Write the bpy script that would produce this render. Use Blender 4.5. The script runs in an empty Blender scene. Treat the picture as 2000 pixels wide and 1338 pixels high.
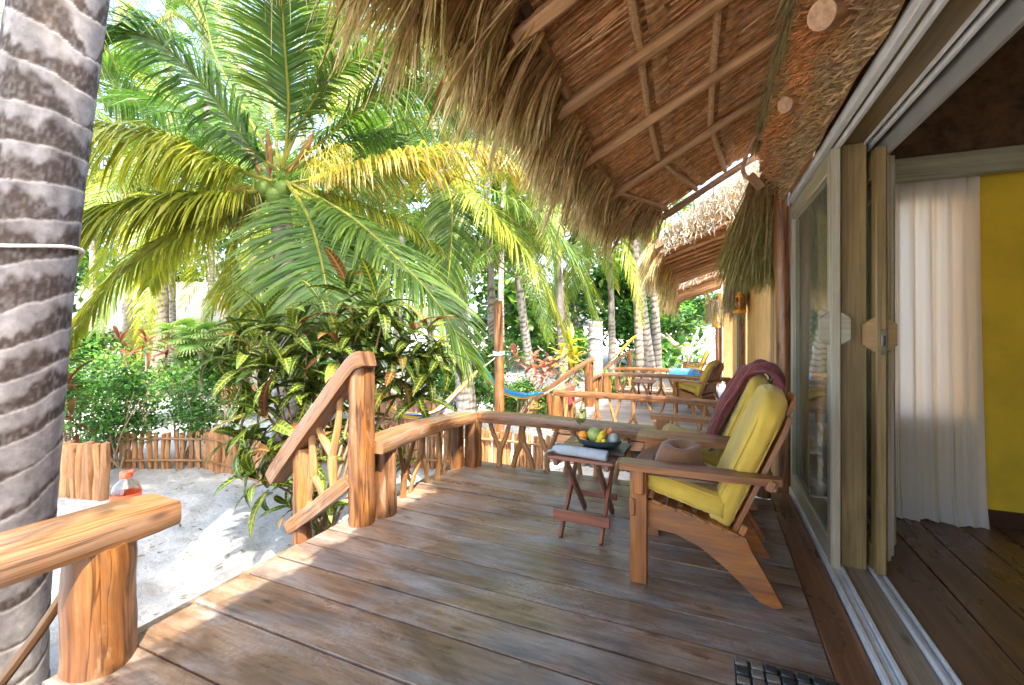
import bpy, math, random
from mathutils import Vector, Matrix, noise
R = math.radians
V = Vector
random.seed(7)
sc = bpy.context.scene
COL = sc.collection

# ------------------------------------------------------------------ camera
F, YAW, CH, HV = 887.0, R(23.52), 1.25, 636.0
CA, SA = math.cos(YAW), math.sin(YAW)
cd = bpy.data.cameras.new('camera'); cam = bpy.data.objects.new('camera', cd); COL.objects.link(cam)
cam.location = (0, 0, CH); cam.rotation_euler = (R(90), 0, YAW)
cd.sensor_width = 36; cd.lens = F / 2000 * 36; cd.shift_y = -0.0165
cd.clip_start = 0.03; cd.clip_end = 2000
sc.camera = cam

# ------------------------------------------------------------------ sky, sun, exposure
SUN = V((0.43, -0.42, 1.0)).normalized()
EL = math.asin(SUN.z)
w = bpy.data.worlds.new('World'); sc.world = w; w.use_nodes = True
nt = w.node_tree; nt.nodes.clear()
sky = nt.nodes.new('ShaderNodeTexSky'); sky.sky_type = 'NISHITA'; sky.sun_disc = False
sky.sun_elevation = EL; sky.sun_rotation = math.atan2(SUN.x, SUN.y)
sky.air_density = 1.0; sky.dust_density = 4.0; sky.ozone_density = 1.0
bg = nt.nodes.new('ShaderNodeBackground'); bg.inputs[1].default_value = 0.15
wo = nt.nodes.new('ShaderNodeOutputWorld')
nt.links.new(sky.outputs[0], bg.inputs[0]); nt.links.new(bg.outputs[0], wo.inputs[0])
sd = bpy.data.lights.new('sun', 'SUN'); sd.energy = 2.0; sd.angle = R(0.55); sd.color = (1.0, 0.93, 0.80)
so = bpy.data.objects.new('sun', sd); COL.objects.link(so); so.location = (6, -5, 12)
so.rotation_euler = SUN.to_track_quat('Z', 'Y').to_euler()
vs = sc.view_settings; vs.view_transform = 'Standard'; vs.look = 'None'; vs.gamma = 1; vs.exposure = 3.25
sc.display_settings.display_device = 'sRGB'
cy = sc.cycles
cy.use_denoising = True; cy.max_bounces = 8; cy.diffuse_bounces = 6; cy.glossy_bounces = 3
cy.transmission_bounces = 6; cy.transparent_max_bounces = 8; cy.use_adaptive_sampling = True
cy.sample_clamp_indirect = 6; cy.caustics_reflective = False; cy.caustics_refractive = False

# ------------------------------------------------------------------ helpers
def P(u, v, zf):                       # a bearing of the photograph at a chosen distance, as a point of the place
    xr = (u - 1000) / F * zf
    return V((xr * CA - zf * SA, xr * SA + zf * CA, CH + (HV - v) / F * zf))
def PX(u, zf):
    p = P(u, HV, zf); return p.x, p.y
def gz(x, y):
    s = -0.50 - 0.055 * max(0.0, min(y - 3, 9))
    return s + 0.03 * noise.noise((x * .5, y * .5, 0)) + 0.012 * noise.noise((x * 2, y * 2, 3))
def ground(u, zf, dz=0):
    x, y = PX(u, zf); return V((x, y, gz(x, y) + dz))
def rnd(a, b): return random.uniform(a, b)
def curve(pts, n):
    pts = [V(p) for p in pts]; m = len(pts)
    if m == 2: return [pts[0].lerp(pts[1], i / (n - 1)) for i in range(n)]
    out = []
    for i in range(n):
        t = i / (n - 1) * (m - 1); k = min(int(t), m - 2); f = t - k
        p1, p2 = pts[k], pts[k + 1]
        p0 = pts[k - 1] if k > 0 else p1 * 2 - p2
        p3 = pts[k + 2] if k + 2 < m else p2 * 2 - p1
        out.append(0.5 * ((2 * p1) + (p2 - p0) * f + (2 * p0 - 5 * p1 + 4 * p2 - p3) * f * f + (3 * p1 - p0 - 3 * p2 + p3) * f ** 3))
    return out
def lerp(a, b, t): return a + (b - a) * t
def mixc(a, b, t): return tuple(lerp(a[i], b[i], t) for i in range(3))
def sst(a, b, x):
    t = max(0, min(1, (x - a) / (b - a))); return t * t * (3 - 2 * t)

WM = {}
def wm(o): return WM.get(o.name, Matrix.Identity(4))
def put(o, parent=None, m=None):
    COL.objects.link(o)
    if parent is not None:
        o.parent = parent; o.matrix_parent_inverse = wm(parent).inverted()
    if m is not None:
        o.matrix_basis = m
    WM[o.name] = m.copy() if m is not None else Matrix.Identity(4)
    return o
def empty(name, loc, parent=None):
    o = bpy.data.objects.new(name, None); o.empty_display_size = .1
    return put(o, parent, Matrix.Translation(V(loc)))
def tag(o, label=None, cat=None, group=None, kind=None):
    if label: o['label'] = label
    if cat: o['category'] = cat
    if group: o['group'] = group
    if kind: o['kind'] = kind
    return o
def inst(me, name, parent, m): return put(bpy.data.objects.new(name, me), parent, m)
def copy_tree(o, parent=None):
    c = o.copy(); COL.objects.link(c); mi = o.matrix_parent_inverse.copy(); c.parent = parent; c.matrix_parent_inverse = mi
    WM[c.name] = wm(o).copy()
    for ch in list(o.children): copy_tree(ch, c)
    return c
def frame(x, y, z, loc=(0, 0, 0)):
    m = Matrix((x, y, z)).transposed().to_4x4(); m.translation = V(loc); return m

class MB:
    def __init__(s): s.v = []; s.f = []; s.uv = []; s.c = []
    def add(s, p, col=None):
        s.v.append(tuple(p)); s.c.append(col if col else (1, 1, 1)); return len(s.v) - 1
    def face(s, idx, uvs=None):
        s.f.append(tuple(idx)); s.uv.append(uvs if uvs else [(0, 0)] * len(idx))
    def sweep(s, pts, prof, up=(0, 0, 1), sc=None, cap=True, col=None, wob=0, cols=None):
        pts = [V(p) for p in pts]; n = len(pts); m = len(prof)
        nor = None; L = 0; rings = []; Ls = []
        per = [0]
        for j in range(m):
            a, b = prof[j], prof[(j + 1) % m]; per.append(per[-1] + math.hypot(a[0] - b[0], a[1] - b[1]))
        sd0 = random.random() * 50
        for i in range(n):
            t = (pts[min(i + 1, n - 1)] - pts[max(i - 1, 0)]).normalized()
            if nor is None:
                u = V(up)
                if abs(t.dot(u.normalized())) > .95: u = V((1, 0, 0)) if abs(t.x) < .9 else V((0, 1, 0))
                nor = (u - t * u.dot(t)).normalized()
            else:
                nor = (nor - t * nor.dot(t)).normalized()
            side = t.cross(nor)
            if i: L += (pts[i] - pts[i - 1]).length
            k = 1 if sc is None else sc[i]
            if not isinstance(k, (tuple, list)): k = (k, k)
            ring = []
            for j, (a, b) in enumerate(prof):
                q = 1.0
                if wob: q = 1 + wob * noise.noise((a / (abs(a) + abs(b) + 1e-6) * 1.3, b / (abs(a) + abs(b) + 1e-6) * 1.3, L * 4 + sd0))
                ring.append(s.add(pts[i] + side * (a * k[0] * q) + nor * (b * k[1] * q), (cols[i] if cols else col)))
            rings.append(ring); Ls.append(L)
        for i in range(n - 1):
            for j in range(m):
                j2 = (j + 1) % m
                s.face((rings[i][j], rings[i][j2], rings[i + 1][j2], rings[i + 1][j]),
                       [(per[j], Ls[i]), (per[j + 1], Ls[i]), (per[j + 1], Ls[i + 1]), (per[j], Ls[i + 1])])
        if cap:
            uvp = [(a * .4, b * .4) for a, b in prof]
            s.face(tuple(reversed(rings[0])), list(reversed(uvp))); s.face(tuple(rings[-1]), uvp)
        return s
    def tube(s, pts, rad, n=8, wob=0, cap=True, col=None, cols=None):
        pts = [V(p) for p in pts]
        if not isinstance(rad, (list, tuple)): rad = [rad] * len(pts)
        if len(rad) == 2 and len(pts) > 2: rad = [lerp(rad[0], rad[1], i / (len(pts) - 1)) for i in range(len(pts))]
        r0 = max(rad)
        prof = [(r0 * math.cos(2 * math.pi * j / n), r0 * math.sin(2 * math.pi * j / n)) for j in range(n)]
        return s.sweep(pts, prof, sc=[r / r0 for r in rad], cap=cap, col=col, wob=wob, cols=cols)
    def box(s, c, size, ch=.004, m=None, axis=None):
        c = V(c); h = [x / 2 for x in size]; ch = min(ch, min(h) * .6)
        L = axis if axis is not None else max(range(3), key=lambda i: size[i])
        o = [i for i in range(3) if i != L]
        def tr(p):
            q = V(p)
            if m is not None: q = m @ q
            return q + c
        idx = {}
        for sx in (-1, 1):
            for sy in (-1, 1):
                for sz in (-1, 1):
                    sg = (sx, sy, sz)
                    for a in range(3):
                        p = [sg[i] * (h[i] - (0 if i == a else ch)) for i in range(3)]
                        idx[sg + (a,)] = (s.add(tr(p)), p)
        def uvf(a, p):
            if a == L: return (p[o[0]], p[o[1]] * .3)
            b = [i for i in range(3) if i != a and i != L][0]
            return (p[b] + .37 * a, p[L])
        def fc(keys, a):
            pp = [idx[k] for k in keys]
            ctr = sum((V(p[1]) for p in pp), V()) / len(pp)
            nn = (V(pp[1][1]) - V(pp[0][1])).cross(V(pp[2][1]) - V(pp[0][1]))
            if nn.dot(ctr) < 0: pp = pp[::-1]
            s.face([p[0] for p in pp], [uvf(a, p[1]) for p in pp])
        for a in range(3):
            b, c2 = [i for i in range(3) if i != a]
            for sg in (-1, 1):
                ks = []
                for (q, r) in ((-1, -1), (1, -1), (1, 1), (-1, 1)):
                    k = [0, 0, 0]; k[a] = sg; k[b] = q; k[c2] = r; ks.append(tuple(k) + (a,))
                fc(ks, a)
        for a in range(3):
            b, c2 = [i for i in range(3) if i != a]
            for q in (-1, 1):
                for r in (-1, 1):
                    k1 = [0, 0, 0]; k1[b] = q; k1[c2] = r; k2 = list(k1); k1[a] = -1; k2[a] = 1
                    fc([tuple(k1) + (b,), tuple(k2) + (b,), tuple(k2) + (c2,), tuple(k1) + (c2,)], b)
        for sx in (-1, 1):
            for sy in (-1, 1):
                for sz in (-1, 1):
                    fc([(sx, sy, sz, 0), (sx, sy, sz, 1), (sx, sy, sz, 2)], 0)
        return s
    def prism(s, poly, axis, lo, hi):   # polygon in the two other axes, extruded
        o = [i for i in range(3) if i != axis]
        def mk(p, d):
            q = [0, 0, 0]; q[o[0]] = p[0]; q[o[1]] = p[1]; q[axis] = d; return q
        n = len(poly); a = [s.add(mk(p, lo)) for p in poly]; b = [s.add(mk(p, hi)) for p in poly]
        s.face(a, [(p[1], p[0]) for p in poly]); s.face(b[::-1], [(p[1], p[0]) for p in poly[::-1]])
        L = 0
        for i in range(n):
            j = (i + 1) % n; d = math.hypot(poly[i][0] - poly[j][0], poly[i][1] - poly[j][1])
            s.face((a[i], b[i], b[j], a[j]), [(lo, L), (hi, L), (hi, L + d), (lo, L + d)]); L += d
        return s
    def lathe(s, prof, c=(0, 0, 0), n=20, sx=1, sy=1, col=None, m=None):
        c = V(c); rings = []
        for (r, z) in prof:
            ring = []
            for j in range(n):
                a = 2 * math.pi * j / n
                p = V((r * math.cos(a) * sx, r * math.sin(a) * sy, z))
                if m is not None: p = m @ p
                ring.append(s.add(p + c, col))
            rings.append(ring)
        for i in range(len(prof) - 1):
            for j in range(n):
                k = (j + 1) % n
                s.face((rings[i][j], rings[i][k], rings[i + 1][k], rings[i + 1][j]),
                       [(j / n, i), ((j + 1) / n, i), ((j + 1) / n, i + 1), (j / n, i + 1)])
        return s
    def ribbon(s, pts, ws, side, c0=None, c1=None):
        n = len(pts); pr = None
        for i in range(n):
            t = i / (n - 1)
            c = mixc(c0, c1, t) if c0 else None
            if ws[i] < 1e-5:
                cur = (s.add(pts[i], c),)
            else:
                sv = side[i] if isinstance(side, list) else side
                cur = (s.add(V(pts[i]) - sv * ws[i], c), s.add(V(pts[i]) + sv * ws[i], c))
            if pr:
                if len(cur) == 2: s.face((pr[0], pr[1], cur[1], cur[0]), [(-1, t - 1 / (n - 1)), (1, t - 1 / (n - 1)), (1, t), (-1, t)])
                else: s.face((pr[0], pr[1], cur[0]), [(-1, t - 1 / (n - 1)), (1, t - 1 / (n - 1)), (0, t)])
            pr = cur
        return s
    def grid(s, fn, nu, nv, colf=None, wrap=False):
        ix = [[s.add(fn(i / nu, j / nv), colf(i / nu, j / nv) if colf else None) for j in range(nv + 1)] for i in range(nu + 1)]
        for i in range(nu):
            for j in range(nv):
                s.face((ix[i][j], ix[i + 1][j], ix[i + 1][j + 1], ix[i][j + 1]),
                       [(i / nu, j / nv), ((i + 1) / nu, j / nv), ((i + 1) / nu, (j + 1) / nv), (i / nu, (j + 1) / nv)])
        return s
    def mesh(s, name, mat, smooth=True, ang=40):
        me = bpy.data.meshes.new(name); me.from_pydata(s.v, [], s.f)
        ul = me.uv_layers.new(name='UVMap')
        fl = [x for f in s.uv for uv in f for x in uv]
        if len(fl) == len(ul.data) * 2: ul.data.foreach_set('uv', fl)
        ca = me.color_attributes.new('Col', 'FLOAT_COLOR', 'POINT')
        ca.data.foreach_set('color', [x for c in s.c for x in (c[0], c[1], c[2], 1.0)])
        if mat: me.materials.append(mat)
        if smooth:
            me.polygons.foreach_set('use_smooth', [True] * len(me.polygons))
            if ang: me.set_sharp_from_angle(angle=R(ang))
        me.update(); return me
    def build(s, name, mat, parent=None, smooth=True, ang=40, center=True):
        m = None
        if parent is None and center and s.v:
            xs = [v[0] for v in s.v]; ys = [v[1] for v in s.v]; zs = [v[2] for v in s.v]
            c = V(((min(xs) + max(xs)) / 2, (min(ys) + max(ys)) / 2, min(zs)))
            s.v = [tuple(V(v) - c) for v in s.v]; m = Matrix.Translation(c)
        return put(bpy.data.objects.new(name, s.mesh(name, mat, smooth, ang)), parent, m)

# ------------------------------------------------------------------ materials
def newmat(name):
    m = bpy.data.materials.new(name); m.use_nodes = True; nt = m.node_tree
    b = nt.nodes['Principled BSDF']; return m, nt, b
def nd(nt, t, **kw):
    n = nt.nodes.new(t)
    for k, v in kw.items():
        if k.startswith('i_'):
            n.inputs[k[2:].replace('_', ' ')].default_value = v
        else: setattr(n, k, v)
    return n
def ramp(nt, fac, stops):
    r = nt.nodes.new('ShaderNodeValToRGB'); e = r.color_ramp.elements
    while len(e) < len(stops): e.new(.5)
    for el, (p, c) in zip(e, stops):
        el.position = p; el.color = tuple(c) + (1,) if len(c) == 3 else c
    nt.links.new(fac, r.inputs[0]); return r.outputs[0]
def mixn(nt, a, b, fac, mode='MIX'):
    n = nt.nodes.new('ShaderNodeMix'); n.data_type = 'RGBA'; n.blend_type = mode
    for sock, val in ((n.inputs[0], fac), (n.inputs[6], a), (n.inputs[7], b)):
        if isinstance(val, (int, float)): sock.default_value = val
        elif isinstance(val, tuple): sock.default_value = val + (1,) if len(val) == 3 else val
        else: nt.links.new(val, sock)
    return n.outputs[2]
def noise_n(nt, vec, scale, detail=4, rough=.55, dist=0):
    n = nt.nodes.new('ShaderNodeTexNoise'); n.inputs['Scale'].default_value = scale
    n.inputs['Detail'].default_value = detail; n.inputs['Roughness'].default_value = rough; n.inputs['Distortion'].default_value = dist
    if vec is not None: nt.links.new(vec, n.inputs['Vector'])
    return n.outputs[0]
def bump_n(nt, h, b, strength, dist=.01):
    n = nt.nodes.new('ShaderNodeBump'); n.inputs['Strength'].default_value = strength; n.inputs['Distance'].default_value = dist
    nt.links.new(h, n.inputs['Height']); nt.links.new(n.outputs[0], b.inputs['Normal'])
def uvvec(nt, sx, sy, rand=True):
    uv = nt.nodes.new('ShaderNodeUVMap'); uv.uv_map = 'UVMap'
    mp = nt.nodes.new('ShaderNodeMapping'); mp.inputs['Scale'].default_value = (sx, sy, 1)
    nt.links.new(uv.outputs[0], mp.inputs[0])
    if rand:
        oi = nt.nodes.new('ShaderNodeObjectInfo'); mu = nt.nodes.new('ShaderNodeMath'); mu.operation = 'MULTIPLY'; mu.inputs[1].default_value = 91.7
        cb = nt.nodes.new('ShaderNodeCombineXYZ'); nt.links.new(oi.outputs['Random'], mu.inputs[0])
        for i in range(3): nt.links.new(mu.outputs[0], cb.inputs[i])
        nt.links.new(cb.outputs[0], mp.inputs['Location'])
    return mp.outputs[0]
def objvec(nt, s=(1, 1, 1)):
    tc = nt.nodes.new('ShaderNodeTexCoord'); mp = nt.nodes.new('ShaderNodeMapping'); mp.inputs['Scale'].default_value = s
    nt.links.new(tc.outputs['Object'], mp.inputs[0]); return mp.outputs[0]
def wood(name, dark, mid, light, rough=.5, gs=(45, 2.2), bump=.35, blotch=(1.6, .5), stain=None, stain_amt=.5, coat=0, var=.25, knots=True, crack=.5):
    m, nt, b = newmat(name)
    g = noise_n(nt, uvvec(nt, *gs), 1, 7, .62, .6)
    c = ramp(nt, g, [(.28, dark), (.5, mid), (.72, light)])
    bl = noise_n(nt, uvvec(nt, blotch[0] * 4, blotch[1] * 4), 1, 4, .6, .4)
    if stain is not None:
        f = ramp(nt, bl, [(.45, (0, 0, 0)), (.62, (stain_amt,) * 3)])
        c = mixn(nt, c, tuple(stain), f)
    else:
        c = mixn(nt, c, ramp(nt, bl, [(.3, (.55, .52, .5)), (.65, (1.15, 1.12, 1.1))]), .8, 'MULTIPLY')
    if knots:
        vo = nt.nodes.new('ShaderNodeTexVoronoi'); vo.inputs['Scale'].default_value = 1; nt.links.new(uvvec(nt, 9, 3.1), vo.inputs[0])
        k = ramp(nt, vo.outputs['Distance'], [(.05, (.22, .2, .18)), (.17, (1, 1, 1))])
        c = mixn(nt, c, k, .8, 'MULTIPLY')
    fg = noise_n(nt, uvvec(nt, gs[0] * 3.3, gs[1] * 2.5), 1, 4, .7)
    c = mixn(nt, c, ramp(nt, fg, [(.3, (.72, .70, .68)), (.62, (1.1, 1.1, 1.1))]), crack, 'MULTIPLY')
    if crack > .8:
        wn_ = noise_n(nt, uvvec(nt, 9, 1.6), 1, 6, .7, .8)
        c = mixn(nt, c, (.40, .28, .19), ramp(nt, wn_, [(.56, (0, 0, 0)), (.70, (.6, .6, .6))]))
        dk_ = noise_n(nt, uvvec(nt, 11, 2.4), 1, 6, .7, .9)
        c = mixn(nt, c, (.085, .045, .03), ramp(nt, dk_, [(.60, (0, 0, 0)), (.70, (.85, .85, .85))]))
    if crack > .5:
        ck = noise_n(nt, uvvec(nt, gs[0] * .55, gs[1] * .55), 1, 3, .5, .3)
        c = mixn(nt, c, ramp(nt, ck, [(.478, (1, 1, 1)), (.497, (.22, .18, .15)), (.503, (.22, .18, .15)), (.522, (1, 1, 1))]), crack * .8, 'MULTIPLY')
    oi = nt.nodes.new('ShaderNodeObjectInfo')
    hs = nt.nodes.new('ShaderNodeHueSaturation'); mr = nt.nodes.new('ShaderNodeMapRange')
    mr.inputs[3].default_value = 1 - var; mr.inputs[4].default_value = 1 + var
    nt.links.new(oi.outputs['Random'], mr.inputs[0]); nt.links.new(mr.outputs[0], hs.inputs['Value']); nt.links.new(c, hs.inputs['Color'])
    nt.links.new(hs.outputs[0], b.inputs['Base Color'])
    rr = ramp(nt, bl, [(.3, (max(.05, rough - .15),) * 3), (.7, (min(1, rough + .18),) * 3)])
    nt.links.new(rr, b.inputs['Roughness'])
    if coat: b.inputs['Coat Weight'].default_value = coat; b.inputs['Coat Roughness'].default_value = .25
    bump_n(nt, g, b, bump, .004); return m
def plain(name, col, rough=.5, nscale=8, namt=.25, bump=.1, metal=0, sheen=0, coat=0, alpha=None, bscale=None):
    m, nt, b = newmat(name)
    n = noise_n(nt, objvec(nt), nscale, 5, .6)
    c = mixn(nt, tuple(col), ramp(nt, n, [(.3, (1 - namt,) * 3), (.7, (1 + namt,) * 3)]), 1.0, 'MULTIPLY')
    nt.links.new(c, b.inputs['Base Color']); b.inputs['Roughness'].default_value = rough; b.inputs['Metallic'].default_value = metal
    if sheen: b.inputs['Sheen Weight'].default_value = sheen
    if coat: b.inputs['Coat Weight'].default_value = coat
    if bump:
        n2 = noise_n(nt, objvec(nt), bscale or nscale * 6, 5, .6); bump_n(nt, n2, b, bump, .005)
    return m
def vcol(name, rough=.55, trans=0, nscale=12, namt=.25, gain=1, bump=0, spec=.4, tgain=1.6):
    m, nt, b = newmat(name)
    a = nt.nodes.new('ShaderNodeVertexColor'); a.layer_name = 'Col'
    n = noise_n(nt, objvec(nt), nscale, 4, .6)
    c = mixn(nt, a.outputs[0], ramp(nt, n, [(.3, ((1 - namt) * gain,) * 3), (.7, ((1 + namt) * gain,) * 3)]), 1.0, 'MULTIPLY')
    nt.links.new(c, b.inputs['Base Color']); b.inputs['Roughness'].default_value = rough; b.inputs['Specular IOR Level'].default_value = spec
    if bump: bump_n(nt, n, b, bump, .004)
    if trans:
        t = nt.nodes.new('ShaderNodeBsdfTranslucent'); t2 = mixn(nt, c, (tgain, tgain, tgain * .55), 1.0, 'MULTIPLY'); nt.links.new(t2, t.inputs[0])
        mx = nt.nodes.new('ShaderNodeMixShader'); mx.inputs[0].default_value = trans
        nt.links.new(b.outputs[0], mx.inputs[1]); nt.links.new(t.outputs[0], mx.inputs[2])
        nt.links.new(mx.outputs[0], nt.nodes['Material Output'].inputs[0])
    return m
M = {}
M['deck'] = wood('deck_wood', (.145, .083, .050), (.255, .158, .10), (.36, .245, .168), .36, (26, 1.1), .25, (1.1, .5), (.27, .25, .24), .7, var=.14)
def weather(m):
    nt = m.node_tree; hs = [n for n in nt.nodes if n.bl_idname == 'ShaderNodeHueSaturation'][0]; b = nt.nodes['Principled BSDF']
    v = objvec(nt, (.8, 2.2, 1)); n1 = noise_n(nt, v, 2.2, 6, .68, .8); n2 = noise_n(nt, objvec(nt, (1.2, 9, 1)), 6, 6, .7, .4); n3 = noise_n(nt, objvec(nt), 55, 3, .6)
    c = mixn(nt, hs.outputs[0], ramp(nt, n1, [(.32, (.42, .40, .40)), (.5, (.85, .84, .84)), (.68, (1.12, 1.1, 1.06))]), .95, 'MULTIPLY')
    c = mixn(nt, c, ramp(nt, n2, [(.36, (.45, .43, .42)), (.48, (1, 1, 1))]), .6, 'MULTIPLY')
    c = mixn(nt, c, (.36, .35, .34), mixn(nt, ramp(nt, n1, [(.5, (0, 0, 0)), (.7, (.55, .55, .55))]), ramp(nt, n3, [(.4, (0, 0, 0)), (.6, (1, 1, 1))]), 1.0, 'MULTIPLY'))
    nt.links.new(c, b.inputs['Base Color'])
weather(M['deck'])
M['deck_grey'] = wood('deck_grey_wood', (.16, .13, .11), (.30, .25, .22), (.42, .37, .33), .5, (26, 1.1), .25, (1.1, .5), (.3, .3, .32), .6)
M['log'] = wood('log_wood', (.085, .028, .008), (.235, .092, .024), (.38, .18, .062), .42, (20, 1.6), .5, (1.8, .8), (.14, .065, .03), .75, coat=.15, var=.14, crack=1.0)
M['branch'] = wood('branch_wood', (.20, .082, .026), (.34, .165, .056), (.46, .255, .105), .5, (30, 3), .4, (2, .8), (.22, .12, .06), .6, var=.2)
M['rail'] = wood('rail_wood', (.125, .05, .017), (.25, .112, .042), (.37, .20, .098), .4, (38, 1.4), .4, (1.4, .4), (.20, .13, .09), .7, coat=.2, var=.12, crack=.9)
M['chair'] = wood('chair_wood', (.16, .048, .010), (.32, .108, .020), (.44, .175, .040), .36, (42, 2), .25, (1.5, .5), (.13, .075, .05), .5, coat=.25, var=.14, knots=False)
M['table'] = wood('table_wood', (.11, .035, .018), (.22, .075, .04), (.31, .12, .07), .35, (42, 2), .25, (1.5, .5), (.14, .09, .07), .5, coat=.25, var=.14, knots=False)
M['rafter'] = wood('rafter_wood', (.38, .19, .075), (.58, .33, .15), (.70, .45, .24), .6, (22, 1.3), .4, (1.6, .6), (.2, .11, .06), .55, var=.18)
M['darkpole'] = wood('dark_pole_wood', (.06, .03, .018), (.13, .07, .04), (.22, .13, .08), .6, (22, 2), .4)
M['frame'] = wood('frame_wood', (.20, .17, .11), (.30, .265, .185), (.40, .36, .27), .5, (50, 1.2), .25, (1.2, .4), (.36, .37, .31), .6, var=.08, knots=False)
M['jamb'] = wood('jamb_wood', (.13, .085, .028), (.23, .16, .06), (.32, .235, .10), .5, (50, 1.2), .25, (1.2, .4), var=.1, knots=False)
M['sill'] = wood('sill_wood', (.19, .15, .11), (.28, .225, .16), (.37, .31, .23), .5, (50, 1.2), .25, var=.1)
M['border'] = wood('border_wood', (.12, .045, .022), (.21, .09, .042), (.30, .15, .075), .35, (40, 1.0), .2, var=.1, knots=False)
M['floor'] = wood('floor_wood', (.07, .035, .02), (.125, .063, .035), (.19, .10, .06), .3, (34, .9), .15, (1.2, .4), (.085, .055, .045), .25, var=.2, knots=False)
M['handle'] = wood('handle_wood', (.25, .15, .06), (.36, .23, .10), (.44, .3, .15), .45, (60, 4), .2, knots=False)
M['stick'] = wood('stick_wood', (.20, .082, .030), (.38, .18, .068), (.53, .295, .13), .6, (26, 2), .4, (2, 1), (.3, .17, .09), .5, var=.28)
M['beam'] = wood('beam_wood', (.20, .20, .15), (.30, .30, .23), (.38, .38, .30), .55, (40, 1), .25, knots=False)
M['grey'] = plain('pelmet_grey_paint', (.22, .22, .21), .45, 5, .12, .1)
M['white'] = plain('track_white_paint', (.62, .64, .64), .35, 10, .15, .12)
M['thatch'] = vcol('thatch_straw', .8, .18, 25, .3, tgain=1.2)
M['thatchback'] = vcol('thatch_bed', .9, 0, 30, .35, bump=.5)
M['leaf'] = vcol('palm_leaf', .42, .36, 6, .18, gain=.66, tgain=1.45)
M['bush'] = vcol('bush_leaf', .45, .36, 6, .2, gain=.70, tgain=1.35)
M['bark'] = vcol('palm_bark', .85, 0, 22, .28, bump=.6, spec=.2)
M['cloth'] = vcol('woven_cloth', .8, .1, 40, .12)
M['plaster'] = plain('ochre_plaster', (.62, .36, .13), .75, 2.5, .22, .3, bscale=30)
M['yellow'] = plain('yellow_plaster', (.60, .42, .025), .8, 2.2, .22, .3, bscale=25)
M['cushion'] = plain('yellow_canvas', (.58, .385, .05), .85, 5, .16, .45, sheen=.2, bscale=240)
M['scarf'] = plain('maroon_knit', (.17, .032, .030), .9, 25, .35, .8, sheen=.3, bscale=160)
M['felt'] = plain('brown_felt', (.19, .085, .038), .85, 10, .2, .3, sheen=.3, bscale=120)
M['band'] = plain('hat_band_leather', (.09, .05, .03), .6, 30, .4, .4)
M['rock'] = plain('retaining_stone', (.20, .18, .15), .9, 5, .4, .8)
M['steel'] = plain('lock_steel', (.25, .24, .22), .35, 30, .2, .1, metal=1)
M['black'] = plain('black_metal', (.03, .03, .03), .4, 20, .2, .1)
M['rope'] = plain('white_rope', (.7, .68, .62), .8, 40, .2, .4)
M['braid'] = plain('straw_braid', (.66, .42, .21), .85, 60, .35, .6)
M['cutwood'] = plain('cut_log_face', (.52, .32, .19), .7, 26, .35, .5)
M['lantern'] = plain('orange_enamel', (.75, .33, .01), .35, 10, .12, .05)
M['dish'] = plain('dark_blue_stoneware', (.05, .085, .095), .35, 12, .3, .1, coat=.4)
M['slate'] = plain('dark_tray', (.035, .03, .03), .45, 12, .3, .15)
M['napkin'] = plain('grey_linen', (.36, .39, .42), .9, 20, .15, .5, bscale=220)
M['tile'] = plain('black_pebble', (.028, .035, .036), .4, 12, .3, .2)
M['tilep'] = plain('pale_pebble', (.15, .125, .105), .5, 25, .4, .2)
M['rubber'] = plain('mat_mesh', (.016, .02, .02), .7, 40, .3, .3)
M['blue'] = plain('blue_cloth', (.04, .22, .5), .8, 12, .4, .3)
M['red'] = plain('red_cloth', (.5, .03, .05), .8, 12, .3, .3)
M['orangep'] = plain('orange_plastic', (.8, .13, .05), .3, 8, .1, 0)
M['darkthatch'] = plain('dark_thatch', (.10, .055, .028), .9, 14, .45, .6)  # thatch in a far darker brown than the porch straw
M['skirt'] = plain('dark_skirting', (.05, .02, .015), .4, 8, .2, .05)
def sandmat():
    m, nt, b = newmat('white_sand')
    v = objvec(nt)
    n1 = noise_n(nt, v, 1.3, 5, .6); n2 = noise_n(nt, v, 22, 5, .65); n3 = noise_n(nt, v, 160, 3, .6)
    c = ramp(nt, n1, [(.3, (.40, .395, .385)), (.7, (.56, .555, .535))])
    c = mixn(nt, c, ramp(nt, n2, [(.3, (.75, .74, .72)), (.6, (1, 1, 1))]), .9, 'MULTIPLY')
    c = mixn(nt, c, ramp(nt, n3, [(.25, (.7, .68, .65)), (.5, (1, 1, 1))]), .7, 'MULTIPLY')
    nt.links.new(c, b.inputs['Base Color']); b.inputs['Roughness'].default_value = .95
    bump_n(nt, mixn(nt, n2, n3, .35), b, .9, .035); return m
M['sand'] = sandmat()
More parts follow.
